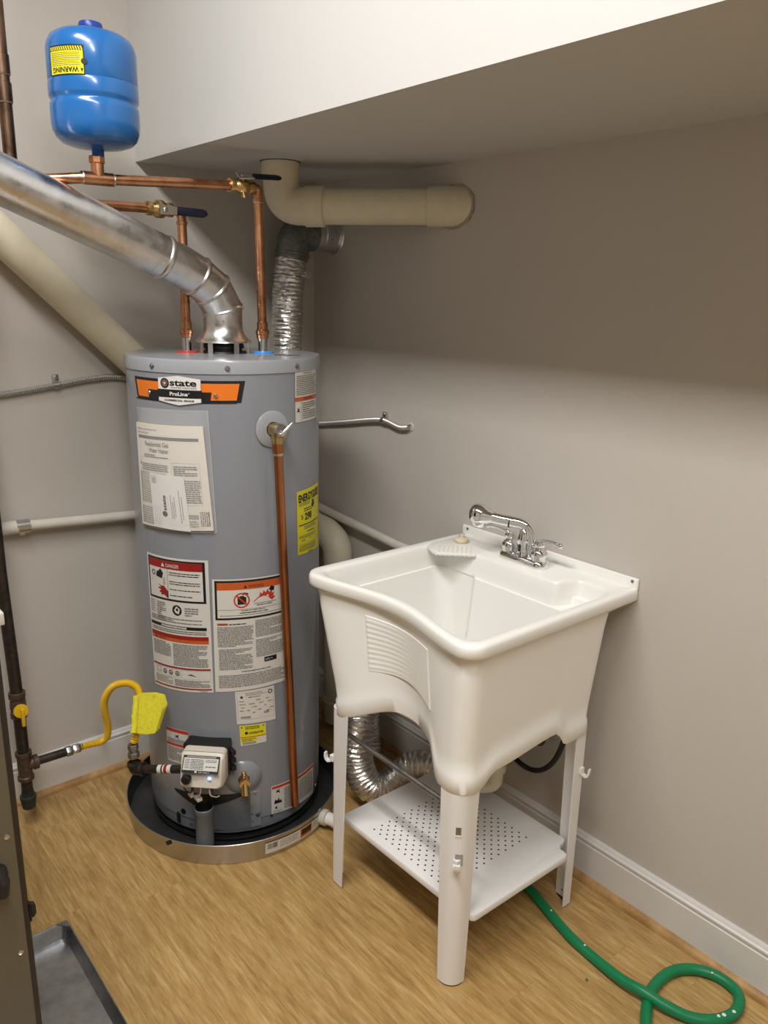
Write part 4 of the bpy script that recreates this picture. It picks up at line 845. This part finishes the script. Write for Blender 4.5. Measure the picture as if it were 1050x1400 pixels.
b = MB(); X0, X1, Y0, Y1, Hh = -2.03, -1.175, -1.40, -.625, .040
def rr4(x0, x1, y0, y1, z, r=.012): 
    return [(x, y, z) for x, y in [(x1-r+r*math.cos(R(a)), y1-r+r*math.sin(R(a))) for a in (0, 30, 60, 90)]+[(x0+r+r*math.cos(R(a)), y1-r+r*math.sin(R(a))) for a in (90, 120, 150, 180)]+[(x0+r+r*math.cos(R(a)), y0+r+r*math.sin(R(a))) for a in (180, 210, 240, 270)]+[(x1-r+r*math.cos(R(a)), y0+r+r*math.sin(R(a))) for a in (270, 300, 330, 360)]]
b.loft([rr4(X0+.01, X1-.01, Y0+.01, Y1-.01, 0), rr4(X0, X1, Y0, Y1, Hh-.002), rr4(X0, X1, Y0, Y1, Hh), rr4(X0+.0025, X1-.0025, Y0+.0025, Y1-.0025, Hh), rr4(X0+.004, X1-.004, Y0+.004, Y1-.004, Hh-.003)], 0, True, True)
b.loft([rr4(X0+.004, X1-.004, Y0+.004, Y1-.004, Hh-.003), rr4(X0+.014, X1-.014, Y0+.014, Y1-.014, .004), rr4(X0+.02, X1-.02, Y0+.02, Y1-.02, .003)], 0, True, False, True)
build('tray_shell', b, M['tray'], ty)
b = MB(); b.prism([(0, 0), (.026, 0), (.026, -.026), (.004, -.004)], Matrix.Translation((X1-.028, Y1-.002, Hh-.0015)), .002); build('folded_corner', b, M['steel_dark'], ty, label='dark folded corner of the tray')

# ------------------------------------------------------------------ utility sink
YNr, YFr, XF = -1.366, -.773, -.578
sk = thing('utility_sink', (-.33, -1.09, 0), 'white plastic utility sink on four legs with a perforated lower shelf, against the right wall', 'sink')
def ring(xb, xf, yn, yf, z, rf_=.045, rb=.010, bow=.045, sq=.05, mod=None, off=0):
    pts = []
    def seg(a, b_, n, inc=False):
        for k in range(n+(1 if inc else 0)): pts.append((a[0]+(b_[0]-a[0])*k/n, a[1]+(b_[1]-a[1])*k/n))
    def arc(cx, cy, r, a0, a1, n):
        for k in range(n): a = R(a0+(a1-a0)*k/n); pts.append((cx+r*math.cos(a), cy+r*math.sin(a)))
    seg((xb-rb, yn), (xf+rf_, yn), 24); arc(xf+rf_, yn+rf_, rf_, 270, 180, 10)
    seg((xf, yn+rf_), (xf, yf-rf_), 32); arc(xf+rf_, yf-rf_, rf_, 180, 90, 10)
    seg((xf+rf_, yf), (xb-rb, yf), 24); arc(xb-rb, yf-rb, rb, 90, 0, 6)
    seg((xb, yf-rb), (xb, yn+rb), 80); arc(xb-rb, yn+rb, rb, 0, -90, 6)
    out = []
    for x, y in pts:
        s_ = (y-yn)/(yf-yn); fr = max(0, min(1, (x-xb)/(xf-xb))); wgt = max(0, math.sin(PI*max(0, min(1, (s_-sq)/(1-2*sq)))))**1.8*sm((fr-.55)/.45)
        x2, y2 = x+bow*wgt, y
        if mod: x2, y2 = mod(x2, y2, fr)
        zz = z(x2, y2, s_, fr) if callable(z) else z
        out.append((x2, y2, zz))
    return out
def zbot(x, y, s_, fr):
    # arches between the legs
    base = .505
    a = sm((y+1.262)/.05)*sm((-.880-y)/.20) if fr > .93 else 0
    front = .066*a
    c = sm((x+.505)/.05)*sm((-.205-x)/.04) if (s_ < .02 or s_ > .98) else 0
    sidez = .030*c+.014*c*sm((x+.45)/.2)
    bk = .10*sm((y+1.29)/.05)*sm((-.90-y)/.05) if fr < .05 else 0
    return base+max(front, sidez, bk)
def zb2(dz): return lambda x, y, s_, fr: zbot(x, y, s_, fr)+dz
b = MB(); rings = []
BX = -.116
# outer shell from bottom edge to under rim
rings.append(ring(BX, -.558, -1.341, -.872, zb2(.0), .042, .02, .062, sq=.11))
rings.append(ring(BX+.001, -.5605, -1.3435, -.8695, zb2(.003), .042, .02, .060, sq=.11))
rings.append(ring(BX+.001, -.561, -1.3438, -.8688, zb2(.040), .042, .02, .058, sq=.11))
rings.append(ring(BX+.000, -.5582, -1.3405, -.871, zb2(.046), .042, .02, .056, sq=.11))
for k in range(1, 7):
    t_ = k/7; rings.append(ring(BX+.030*t_, -.5575-.005*t_, -1.339-.012*t_, -.871+.082*t_, (lambda t_: lambda x, y, s_, fr: (zbot(x, y, s_, fr)+.046)*(1-t_)+.822*t_)(t_), .044, .02, .056-.008*t_, sq=.11-.06*t_))
rings.append(ring(-.085, -.5625, -1.351, -.789, .822, .05, .015, .048))
rings.append(ring(-.010, -.569, -1.357, -.781, .830, .048, .01, .046))
rings.append(ring(.0, -.574, -1.362, -.777, .832, .047, .006, .045)); 
rings.append(ring(.0, XF, YNr, YFr, .838, .046, .005, .045)); rings.append(ring(.0, XF, YNr, YFr, .856, .046, .005, .045))
rings.append(ring(.0, XF+.0025, YNr+.0025, YFr-.0025, .8625, .045, .005, .045)); rings.append(ring(-.0005, XF+.008, YNr+.008, YFr-.008, .865, .043, .005, .045))
def pocket(x, y, fr):
    if fr < .5: x += .060*sm((-1.212-y)/.035)*sm((.5-fr)/.3)
    return x, y
rim = lambda d, z, xb=-.122, pk=True, bow=.043: ring(xb-d, XF+.024+d, YNr+.022+d, YFr-.030-d, z, .032, .035, bow, mod=pocket if pk else None)
rings += [rim(0, .8648), rim(.004, .8625), rim(.007, .856), rim(.009, .830)]
rings.append(rim(.011, .812)); 
rings.append(rim(.013, .803, pk=True))
def lower(t_):
    def md(x, y, fr):
        if fr < .5:
            k = sm((-.948-y)/.010)*sm((.5-fr)/.3); x -= (.008+.030*t_)*k
        return x, y
    return ring(-.133-.012*t_, XF+.040+.08*t_, YNr+.040+.045*t_, YFr-.048-.045*t_, .801-.275*t_, .035, .04, .040*(1-.6*t_), mod=md)
for t_ in (0, .02, .2, .4, .6, .8, .93): rings.append(lower(t_))
last = lower(1.0); rings.append([(x, y, .522) for x, y, z in last])
cx, cy = -.31, -1.07
rings.append([(cx+(x-cx)*.9, cy+(y-cy)*.9, .517) for x, y, z in last]); rings.append([(cx+(x-cx)*.1, cy+(y-cy)*.1, .512) for x, y, z in last])
b.loft(rings, 0, True, False, True)
basin = build('basin', b, M['white'], sk, ang=48, recalc=True)
# backsplash lip with screws
b = MB(); b.box((-.0075, YNr+.0005, .860), (-.0004, YFr-.0005, .889), bev=.0025); bs = build('backsplash_lip', b, M['white'], sk)
for y in (YFr-.022, YNr+.016):
    b = MB(); b.lathe([(.0042, 0), (.0038, .0015), (.0001, .0022)], (-.0075, y, .880), (-1, 0, 0), 14); build('mounting_screw', b, M['steel_dark'], bs)
# soap tray
b = MB(); op = [(-.030, -.805), (-.075, -.797), (-.150, -.797), (-.185, -.812), (-.203, -.846)]
for k in range(9):
    t_ = k/8; op.append((-.212+.075*t_, -.876-.072*t_)); 
    if k < 8: op.append((-.212+.075*(t_+.0625)+.0025, -.876-.072*(t_+.0625)+.0025))
op += [(-.120, -.948), (-.095, -.940), (-.060, -.915), (-.030, -.905)]
b.prism(op, Matrix.Translation((0, 0, .8585)), .007, 0, .0015); st_ = build('soap_tray', b, M['white'], sk, recalc=True)
b = MB()
for k in range(8):
    t_ = (k+.5)/8; a = Vector((-.206+.070*t_, -.872-.068*t_, .8655)); c = a+Vector((.050, .046, 0)); b.tube([a, c], [.0022, .0028], 8)
build('tray_rib', b, M['white'], st_, kind='stuff')
# ribbed apron panel
def xfront(y, z):
    t_ = max(0, min(1, (z-.56)/.262)); yn = -1.339-.012*t_; yf = -.871+.082*t_; q_ = .11-.06*t_; s_ = max(0, min(1, ((y-yn)/(yf-yn)-q_)/(1-2*q_)))
    return -.5575-.005*t_+(.056-.008*t_)*max(0, math.sin(PI*s_))**1.8
b = MB(); rows = []; ny, nz = 40, 90
for j in range(nz+1):
    v = j/nz; row = []
    for i in range(ny+1):
        u = i/ny; y = -.966-.018*(1-v)-u*.235; zt = .798-.004*u; zbm = .655+.030*math.sin(PI*u*.9)*.6-.010*u; z = zbm+(zt-zbm)*v
        e = min(1, min(u, 1-u)*24)*min(1, min(v, 1-v)*40); rdg = (.5+.5*math.cos(v*11*2*PI))*max(.12, 1-u*1.5)*.0011
        row.append((xfront(y, z)-.0010-.0008*e*(1-.6*u)-rdg*e+(0 if e > 0 else .0040), y, z))
    rows.append(row)
b.loft(rows, 0, False); build('ribbed_panel', b, M['white'], sk, recalc=False, ang=60)
# legs (L sections with rounded outer corner)
def leg(cx, cy, sx, sy, top, name='leg', rr=.026, w0=.058, w1=.040, w0y=None, w1y=None, inset=.0):
    b = MB(); rings = []
    for z, w_, wy in ((0.004, w1, w1y or w1), (top, w0, w0y or w0)):
        pts = []; t_ = .0035; k = rr
        outer = [(w_, 0)]+[(k-k*math.sin(R(a)), k-k*math.cos(R(a))) for a in range(0, 91, 10)]+[(0, wy)]
        inner = [(t_, wy)]+[(k-(k-t_)*math.sin(R(a)), k-(k-t_)*math.cos(R(a))) for a in range(90, -1, -10)]+[(w_, t_)]
        rings.append([(cx+sx*x, cy+sy*y, z) for x, y in outer+inner])
    b.loft(rings, 0, True, True, True); o = build(name, b, M['white_leg'], sk, ang=40)
    b = MB(); ws = w1; rings = []
    for z in (0, .0045):
        pts = [(ws-.002, .003)]+[(rr-(rr-.001)*math.sin(R(a)), rr-(rr-.001)*math.cos(R(a))) for a in range(0, 91, 15)]+[(.003, (w1y or w1)-.002), (.012, .012)]
        rings.append([(cx+sx*x, cy+sy*y, z) for x, y in pts])
    b.loft(rings, 0, True, True, True); build('foot_pad', b, M['blackpipe'], o)
    return o
def hook(par, p_, out, wd=.008):
    out = Vector(out).normalized(); s_ = out.cross(Vector((0, 0, 1))); b = MB(); p_ = Vector(p_)
    prof = [(-.004, .012), (.006, .002), (.014, -.001), (.020, .004), (.022, .014), (.022, .022)]
    rings = []
    for i, (a, z) in enumerate(prof):
        c = p_+out*a+Vector((0, 0, z)); ww = wd*(1 if i < 5 else .75)
        d_ = Vector((prof[min(i+1, 5)][0]-prof[max(i-1, 0)][0], 0, prof[min(i+1, 5)][1]-prof[max(i-1, 0)][1])).normalized(); nv = out*(-d_.z)+Vector((0, 0, d_.x))
        rings.append([tuple(c+s_*ww*sx+nv*.0022*sz) for sx, sz in ((-1, -1), (1, -1), (1, 1), (-1, 1))])
    b.loft(rings, 0, True, True, True)
    b.box(p_-Vector((.006, .006, -.004)), p_+Vector((.006, .006, .020)))
    return build('hook', b, M['white_leg'], par, ang=40)
l1 = leg(-.5585, -1.3385, 1, 1, .522, w0=.060, w1=.044, rr=.034)
l2 = leg(-.5585, -.875, 1, -1, .525, w0=.050, w1=.040, rr=.016, w0y=.066, w1y=.047)
l3 = leg(-.114, -1.3385, -1, 1, .53, w0=.042, w1=.033, rr=.008, w0y=.060, w1y=.048)
l4 = leg(-.114, -.872, -1, -1, .525, w0=.030, w1=.024, rr=.012, w0y=.060, w1y=.048)
# corner leg details (45 degree face)
dg = Vector((-.7071, -.7071, 0)); tg_ = Vector((.7071, -.7071, 0)); cf = Vector((-.5585+.034, -1.3385+.034, 0))+dg*.034
def slot(z0, z1, w_, m, dep=.0015, shift=0, nm='slot_hole'):
    b = MB(); c = cf+tg_*shift
    b.loft([[tuple(c+tg_*s1*w_+dg*o_+Vector((0, 0, z))) for s1, z in ((-1, z0), (1, z0), (1, z1), (-1, z1))] for o_ in (-.006, dep)], 0, True, True, True); return build(nm, b, M[m], l1)
slot(.404, .426, .0058, 'steel_dark', .0006); slot(.4035, .4065, .0066, 'white', .0016, nm='slot_lip')
slot(.330, .358, .0085, 'ink3', .0004, .004)
hook(l1, tuple(cf+dg*.0005+Vector((0, 0, .325))), tuple(dg), .0075)
hook(l2, (-.553, -.8745, .360), (-.35, .94, 0), .006)
hook(l3, (-.128, -1.3385, .392), (.25, -.97, 0), .006)
b = MB(); b.prism([(0, 0), (.030, 0), (.030, -.045)], Matrix.Translation((-.146, -1.335, .400)) @ Matrix.Rotation(R(90), 4, 'X') @ Matrix.Rotation(0, 4, 'Z'), -.004); build('gusset', b, M['white_leg'], l3)
b = MB(); b.lathe([(.0025, 0), (.0025, .0006), (.0001, .0007)], (-.1176, -1.31, .024), (-1, 0, 0), 10); build('peg_hole', b, M['hole'], l3)
# shelf
b = MB(); zs0, zs1 = .165, .184
ol = [(-.498, -1.348), (-.175, -1.352), (-.165, -1.346), (-.163, -1.325), (-.153, -1.316), (-.132, -1.314), (-.122, -1.306), (-.122, -.872), (-.515, -.872), (-.520, -.878), (-.520, -.91), (-.513, -1.285), (-.506, -1.34)]
b.prism(ol, Matrix.Translation((0, 0, zs0)), zs1-zs0, 0, .004); shf = build('shelf', b, M['white_leg'], sk, recalc=True)
b = MB(); cxh, cyh = -.345, -1.108; ux, uy = Vector((1, 0)), Vector((0, 1)); cnt = 0
for i in range(-12, 13):
    for j in range(-12, 13):
        if (i+j) % 2: continue
        x = i*.0132; y = j*.0122
        if abs(x) > .148 or abs(y) > .136: continue
        b.lathe([(.0026, 0), (.0026, .0006), (.0001, .00062)], (cxh+x, cyh+y, zs1-.0001), (0, 0, 1), 8); cnt += 1
build('drain_hole', b, M['hole'], shf, label='diamond pattern of small round drain holes', kind='stuff')

# drain plug
dp = thing('drain_plug', (-.083, -.845, .8665), 'cream rubber drain plug resting on the soap tray of the sink', 'plug')
b = MB(); b.lathe([(.001, 0), (.018, 0), (.021, .006), (.021, .009), (.019, .011), (.006, .012), (.005, .014), (.001, .0145)], (-.083, -.845, .8669), (0, 0, 1), 32); build('plug_body', b, M['plug'], dp)
b = MB(); b.tube([(-.083+.0065*math.cos(2*PI*k/18), -.845-.0045*math.cos(2*PI*k/18), .8865+.0065*math.sin(2*PI*k/18)) for k in range(19)], .0009, 8, cap=False); build('plug_ring', b, M['steel'], dp)

# ------------------------------------------------------------------ faucet
fa = thing('faucet', (-.075, -1.085, .865), 'polished chrome pull-out faucet with two levers on the back deck of the sink', 'faucet')
b = MB(); fc = Vector((-.072, -1.064, .8652)); L2 = .074; wy = .026
def oval(hx, hy_, z, n=40):
    out = []
    for k in range(n):
        a = 2*PI*k/n; c, s_ = math.cos(a), math.sin(a)
        out.append((fc.x+hx*c, fc.y+(hy_-hx)*(1 if s_ > .15 else (-1 if s_ < -.15 else s_/.15))+hx*s_, z))
    return out
z0 = .8652; b.loft([oval(wy, L2+.002, z0), oval(wy+.001, L2+.003, z0+.003), oval(wy-.001, L2+.001, z0+.012), oval(wy-.006, L2-.004, z0+.019), oval(wy-.012, L2-.010, z0+.022)], 0, True, True, True); build('base_plate', b, M['chrome'], fa)
b = MB(); b.lathe([(.019, .018), (.018, .024), (.0165, .03), (.0155, .055), (.0165, .058), (.0165, .066), (.0155, .068), (.0145, .075), (.012, .085), (.006, .092), (.001, .093)], (fc.x-.004, fc.y, z0), (0, 0, 1), 32); bd = build('spout_body', b, M['chrome'], fa)
b = MB(); b.box((fc.x-.0215, fc.y-.004, z0+.032), (fc.x-.017, fc.y+.004, z0+.050)); build('body_mark', b, M['hole'], bd)
SPD = Vector((-.50, .86, 0)).normalized()
spb = Vector((fc.x+.013, fc.y-.012, z0+.020)); 
path = fillet([spb, spb+Vector((0, 0, .080)), spb+Vector((0, 0, .086))+SPD*.080, spb+Vector((0, 0, .090))+SPD*.110], .045, 10)
b = MB(); n = len(path); b.tube(path, [.0135+.002*min(1, i/8) for i in range(n)], 28); sp_ = build('spout', b, M['chrome'], fa)
pe = path[-1]; pd = (path[-1]-path[-3]).normalized()
b = MB(); b.lathe([(.0152, -.052), (.0162, -.051), (.0162, -.049), (.0152, -.048)], pe, pd, 28); build('spout_ring', b, M['black'], sp_)
b = MB(); b.lathe([(.0156, -.004), (.017, .000), (.022, .010), (.0275, .022), (.0295, .034), (.0275, .046), (.021, .055), (.010, .060), (.001, .061)], pe, pd, 36); hd_ = build('spray_head', b, M['chrome'], fa)
dn = (Vector((0, 0, -1))+pd*.15).normalized(); b = MB(); b.lathe([(.024, .0), (.0235, .020), (.019, .029), (.017, .032), (.001, .032)], pe+pd*.030, dn, 32); build('head_nozzle', b, M['chrome'], hd_)
b = MB(); b.lathe([(.0165, .0315), (.0155, .034), (.001, .034)], pe+pd*.030, dn, 24); build('nozzle_face', b, M['steel_dark'], hd_)
for dy, ld, lz in ((.050, Vector((-.62, .78, 0)), .020), (-.050, Vector((.10, -.99, 0)), .006)):
    c = Vector((fc.x, fc.y+dy, z0)); b = MB()
    b.lathe([(.021, .016), (.0195, .022), (.0215, .030), (.0215, .038), (.016, .046), (.0115, .049), (.011, .052), (.0145, .056), (.0155, .063), (.012, .070), (.001, .072)], c, (0, 0, 1), 32)
    ho = build('handle', b, M['chrome'], fa); ld.normalize(); b = MB(); q0 = c+Vector((0, 0, .062))
    lp_ = spline([q0, q0+ld*.014+Vector((0, 0, .008+lz*.15)), q0+ld*.032+Vector((0, 0, .008+lz*.5)), q0+ld*.052+Vector((0, 0, .004+lz*.9)), q0+ld*.060+Vector((0, 0, .002+lz))], 6)
    n = len(lp_); b.tube(lp_, [.0095-.0045*math.sin(PI*min(1, i/n*1.1)*.9) if i < n*.75 else .0052+.0022*(i-n*.75)/(n*.25) for i in range(n)], 20)
    b.lathe([(.0068, -.003), (.0078, 0), (.0068, .004), (.003, .007), (.001, .0075)], lp_[-1], ld, 20); build('lever', b, M['chrome'], ho)

# ------------------------------------------------------------------ under the sink
pt = thing('drain_trap', (-.20, -1.10, .25), 'cream plastic drain trap curving below the sink basin', 'drain trap')
TX, TY = -.185, -1.115
b = MB(); tp = fillet([(TX, TY, .5118), (TX, TY, .262), (TX-.042, TY+.042, .262), (TX-.060, TY+.060, .262), (TX-.060, TY+.060, .345)], .036, 8)
b.tube(tp, .0195, 24); build('trap_bend', b, M['pvc'], pt)
b = MB(); b.lathe([(.020, -.012), (.0255, -.011), (.0255, .011), (.020, .012)], (TX, TY, .322), (0, 0, 1), 16); build('slip_nut', b, M['pvc'], pt)
b = MB(); b.lathe([(.0195, -.003), (.0262, -.003), (.0262, .003), (.0195, .003)], (TX, TY, .337), (0, 0, 1), 24); build('brass_ring', b, M['brass'], pt, label='brown brass ring')
b = MB(); b.tube(fillet([(TX-.060, TY+.060, .33), (TX-.060, TY+.060, .405), (-.13, -.97, .408), (-.0005, -.95, .41)], .03), .017, 20); build('trap_arm', b, M['pvc'], pt)
sl = thing('supply_hose', (-.06, -1.12, .28), 'black rubber hose hanging in a loop under the sink', 'hose')
b = MB(); b.tube(spline([(-.05, -.99, .46), (-.055, -1.01, .36), (-.06, -1.05, .295), (-.06, -1.11, .270), (-.06, -1.17, .290), (-.058, -1.215, .355), (-.055, -1.235, .46), (-.065, -1.22, .55)], 12), .0072, 16); build('hose_loop', b, M['black'], sl)
sv = thing('stop_valve', (-.03, -1.15, .36), 'small dark stop valve on the wall under the sink', 'valve')
b = MB(); b.lathe([(.001, 0), (.022, 0), (.020, .004), (.008, .005)], (-.0003, -1.150, .372), (-1, 0, 0), 24, 1); b.tube([(-.004, -1.150, .372), (-.05, -1.150, .372)], .008, 16, 1); build('valve_body', b, [M['brass'], M['steel']], sv)
b = MB(); b.lathe([(.008, 0), (.017, .003), (.017, .012), (.009, .015), (.001, .015)], (-.048, -1.150, .372), (-1, 0, 0), 10); build('valve_knob', b, M['rust'], sv)
rd = MB(); rd.tube([(-.527, -.885, .445), (-.532, -1.325, .450)], .0062, 14); build('brace_rod', rd, M['steel_dark'], sk, label='thin grey metal brace rod between the front legs')
# ------------------------------------------------------------------ garden hose
hp = [(-.13, -1.02), (-.155, -1.14), (-.174, -1.249), (-.197, -1.33), (-.221, -1.418), (-.230, -1.497), (-.240, -1.575), (-.237, -1.631), (-.224, -1.678), (-.200, -1.725), (-.166, -1.762), (-.120, -1.781), (-.080, -1.777), (-.053, -1.757), (-.046, -1.724), (-.053, -1.690), (-.078, -1.656), (-.117, -1.634), (-.163, -1.628), (-.210, -1.634), (-.254, -1.652), (-.300, -1.680), (-.36, -1.73), (-.42, -1.83), (-.45, -2.0)]
hr_ = .0125; zz = []
for i, (x, y) in enumerate(hp):
    z = hr_+.0005
    if i == 7: z = .030
    if i in (6, 8): z = .022
    zz.append((x, y, z))
ho = MB(); ho.tube(resample(spline(zz, 14), .008), hr_, 20); hose = thing('garden_hose', (-.2, -1.5, 0), 'green rubber garden hose coiled on the floor beside the sink', 'hose')
build('hose_tube', ho, M['green'], hose)
b = MB()
for (x, y, s_) in ((-.226, -1.463, .003), (-.146, -1.774, .005), (-.158, -1.768, .004), (-.121, -1.784, .0045), (-.236, -1.60, .003), (-.060, -1.70, .003), (-.20, -1.34, .0025)):
    b.lathe([(s_, 0), (s_*.7, .0012), (.0001, .0015)], (x, y, 2*hr_+.0003), (0, 0, 1), 7)
build('paint_fleck', b, M['paperw'], hose, label='white paint flecks', kind='stuff')
b = MB(); b.lathe([(.001, 0), (.0028, .0008), (.0035, .003), (.002, .0052), (.001, .0055)], (-.287, -1.516, 0), (0, 0, 1), 10); peb = build('pebble', b, M['steel_dark']); tag(peb, 'tiny grey pebble on the wood floor between sink and hose', 'pebble')
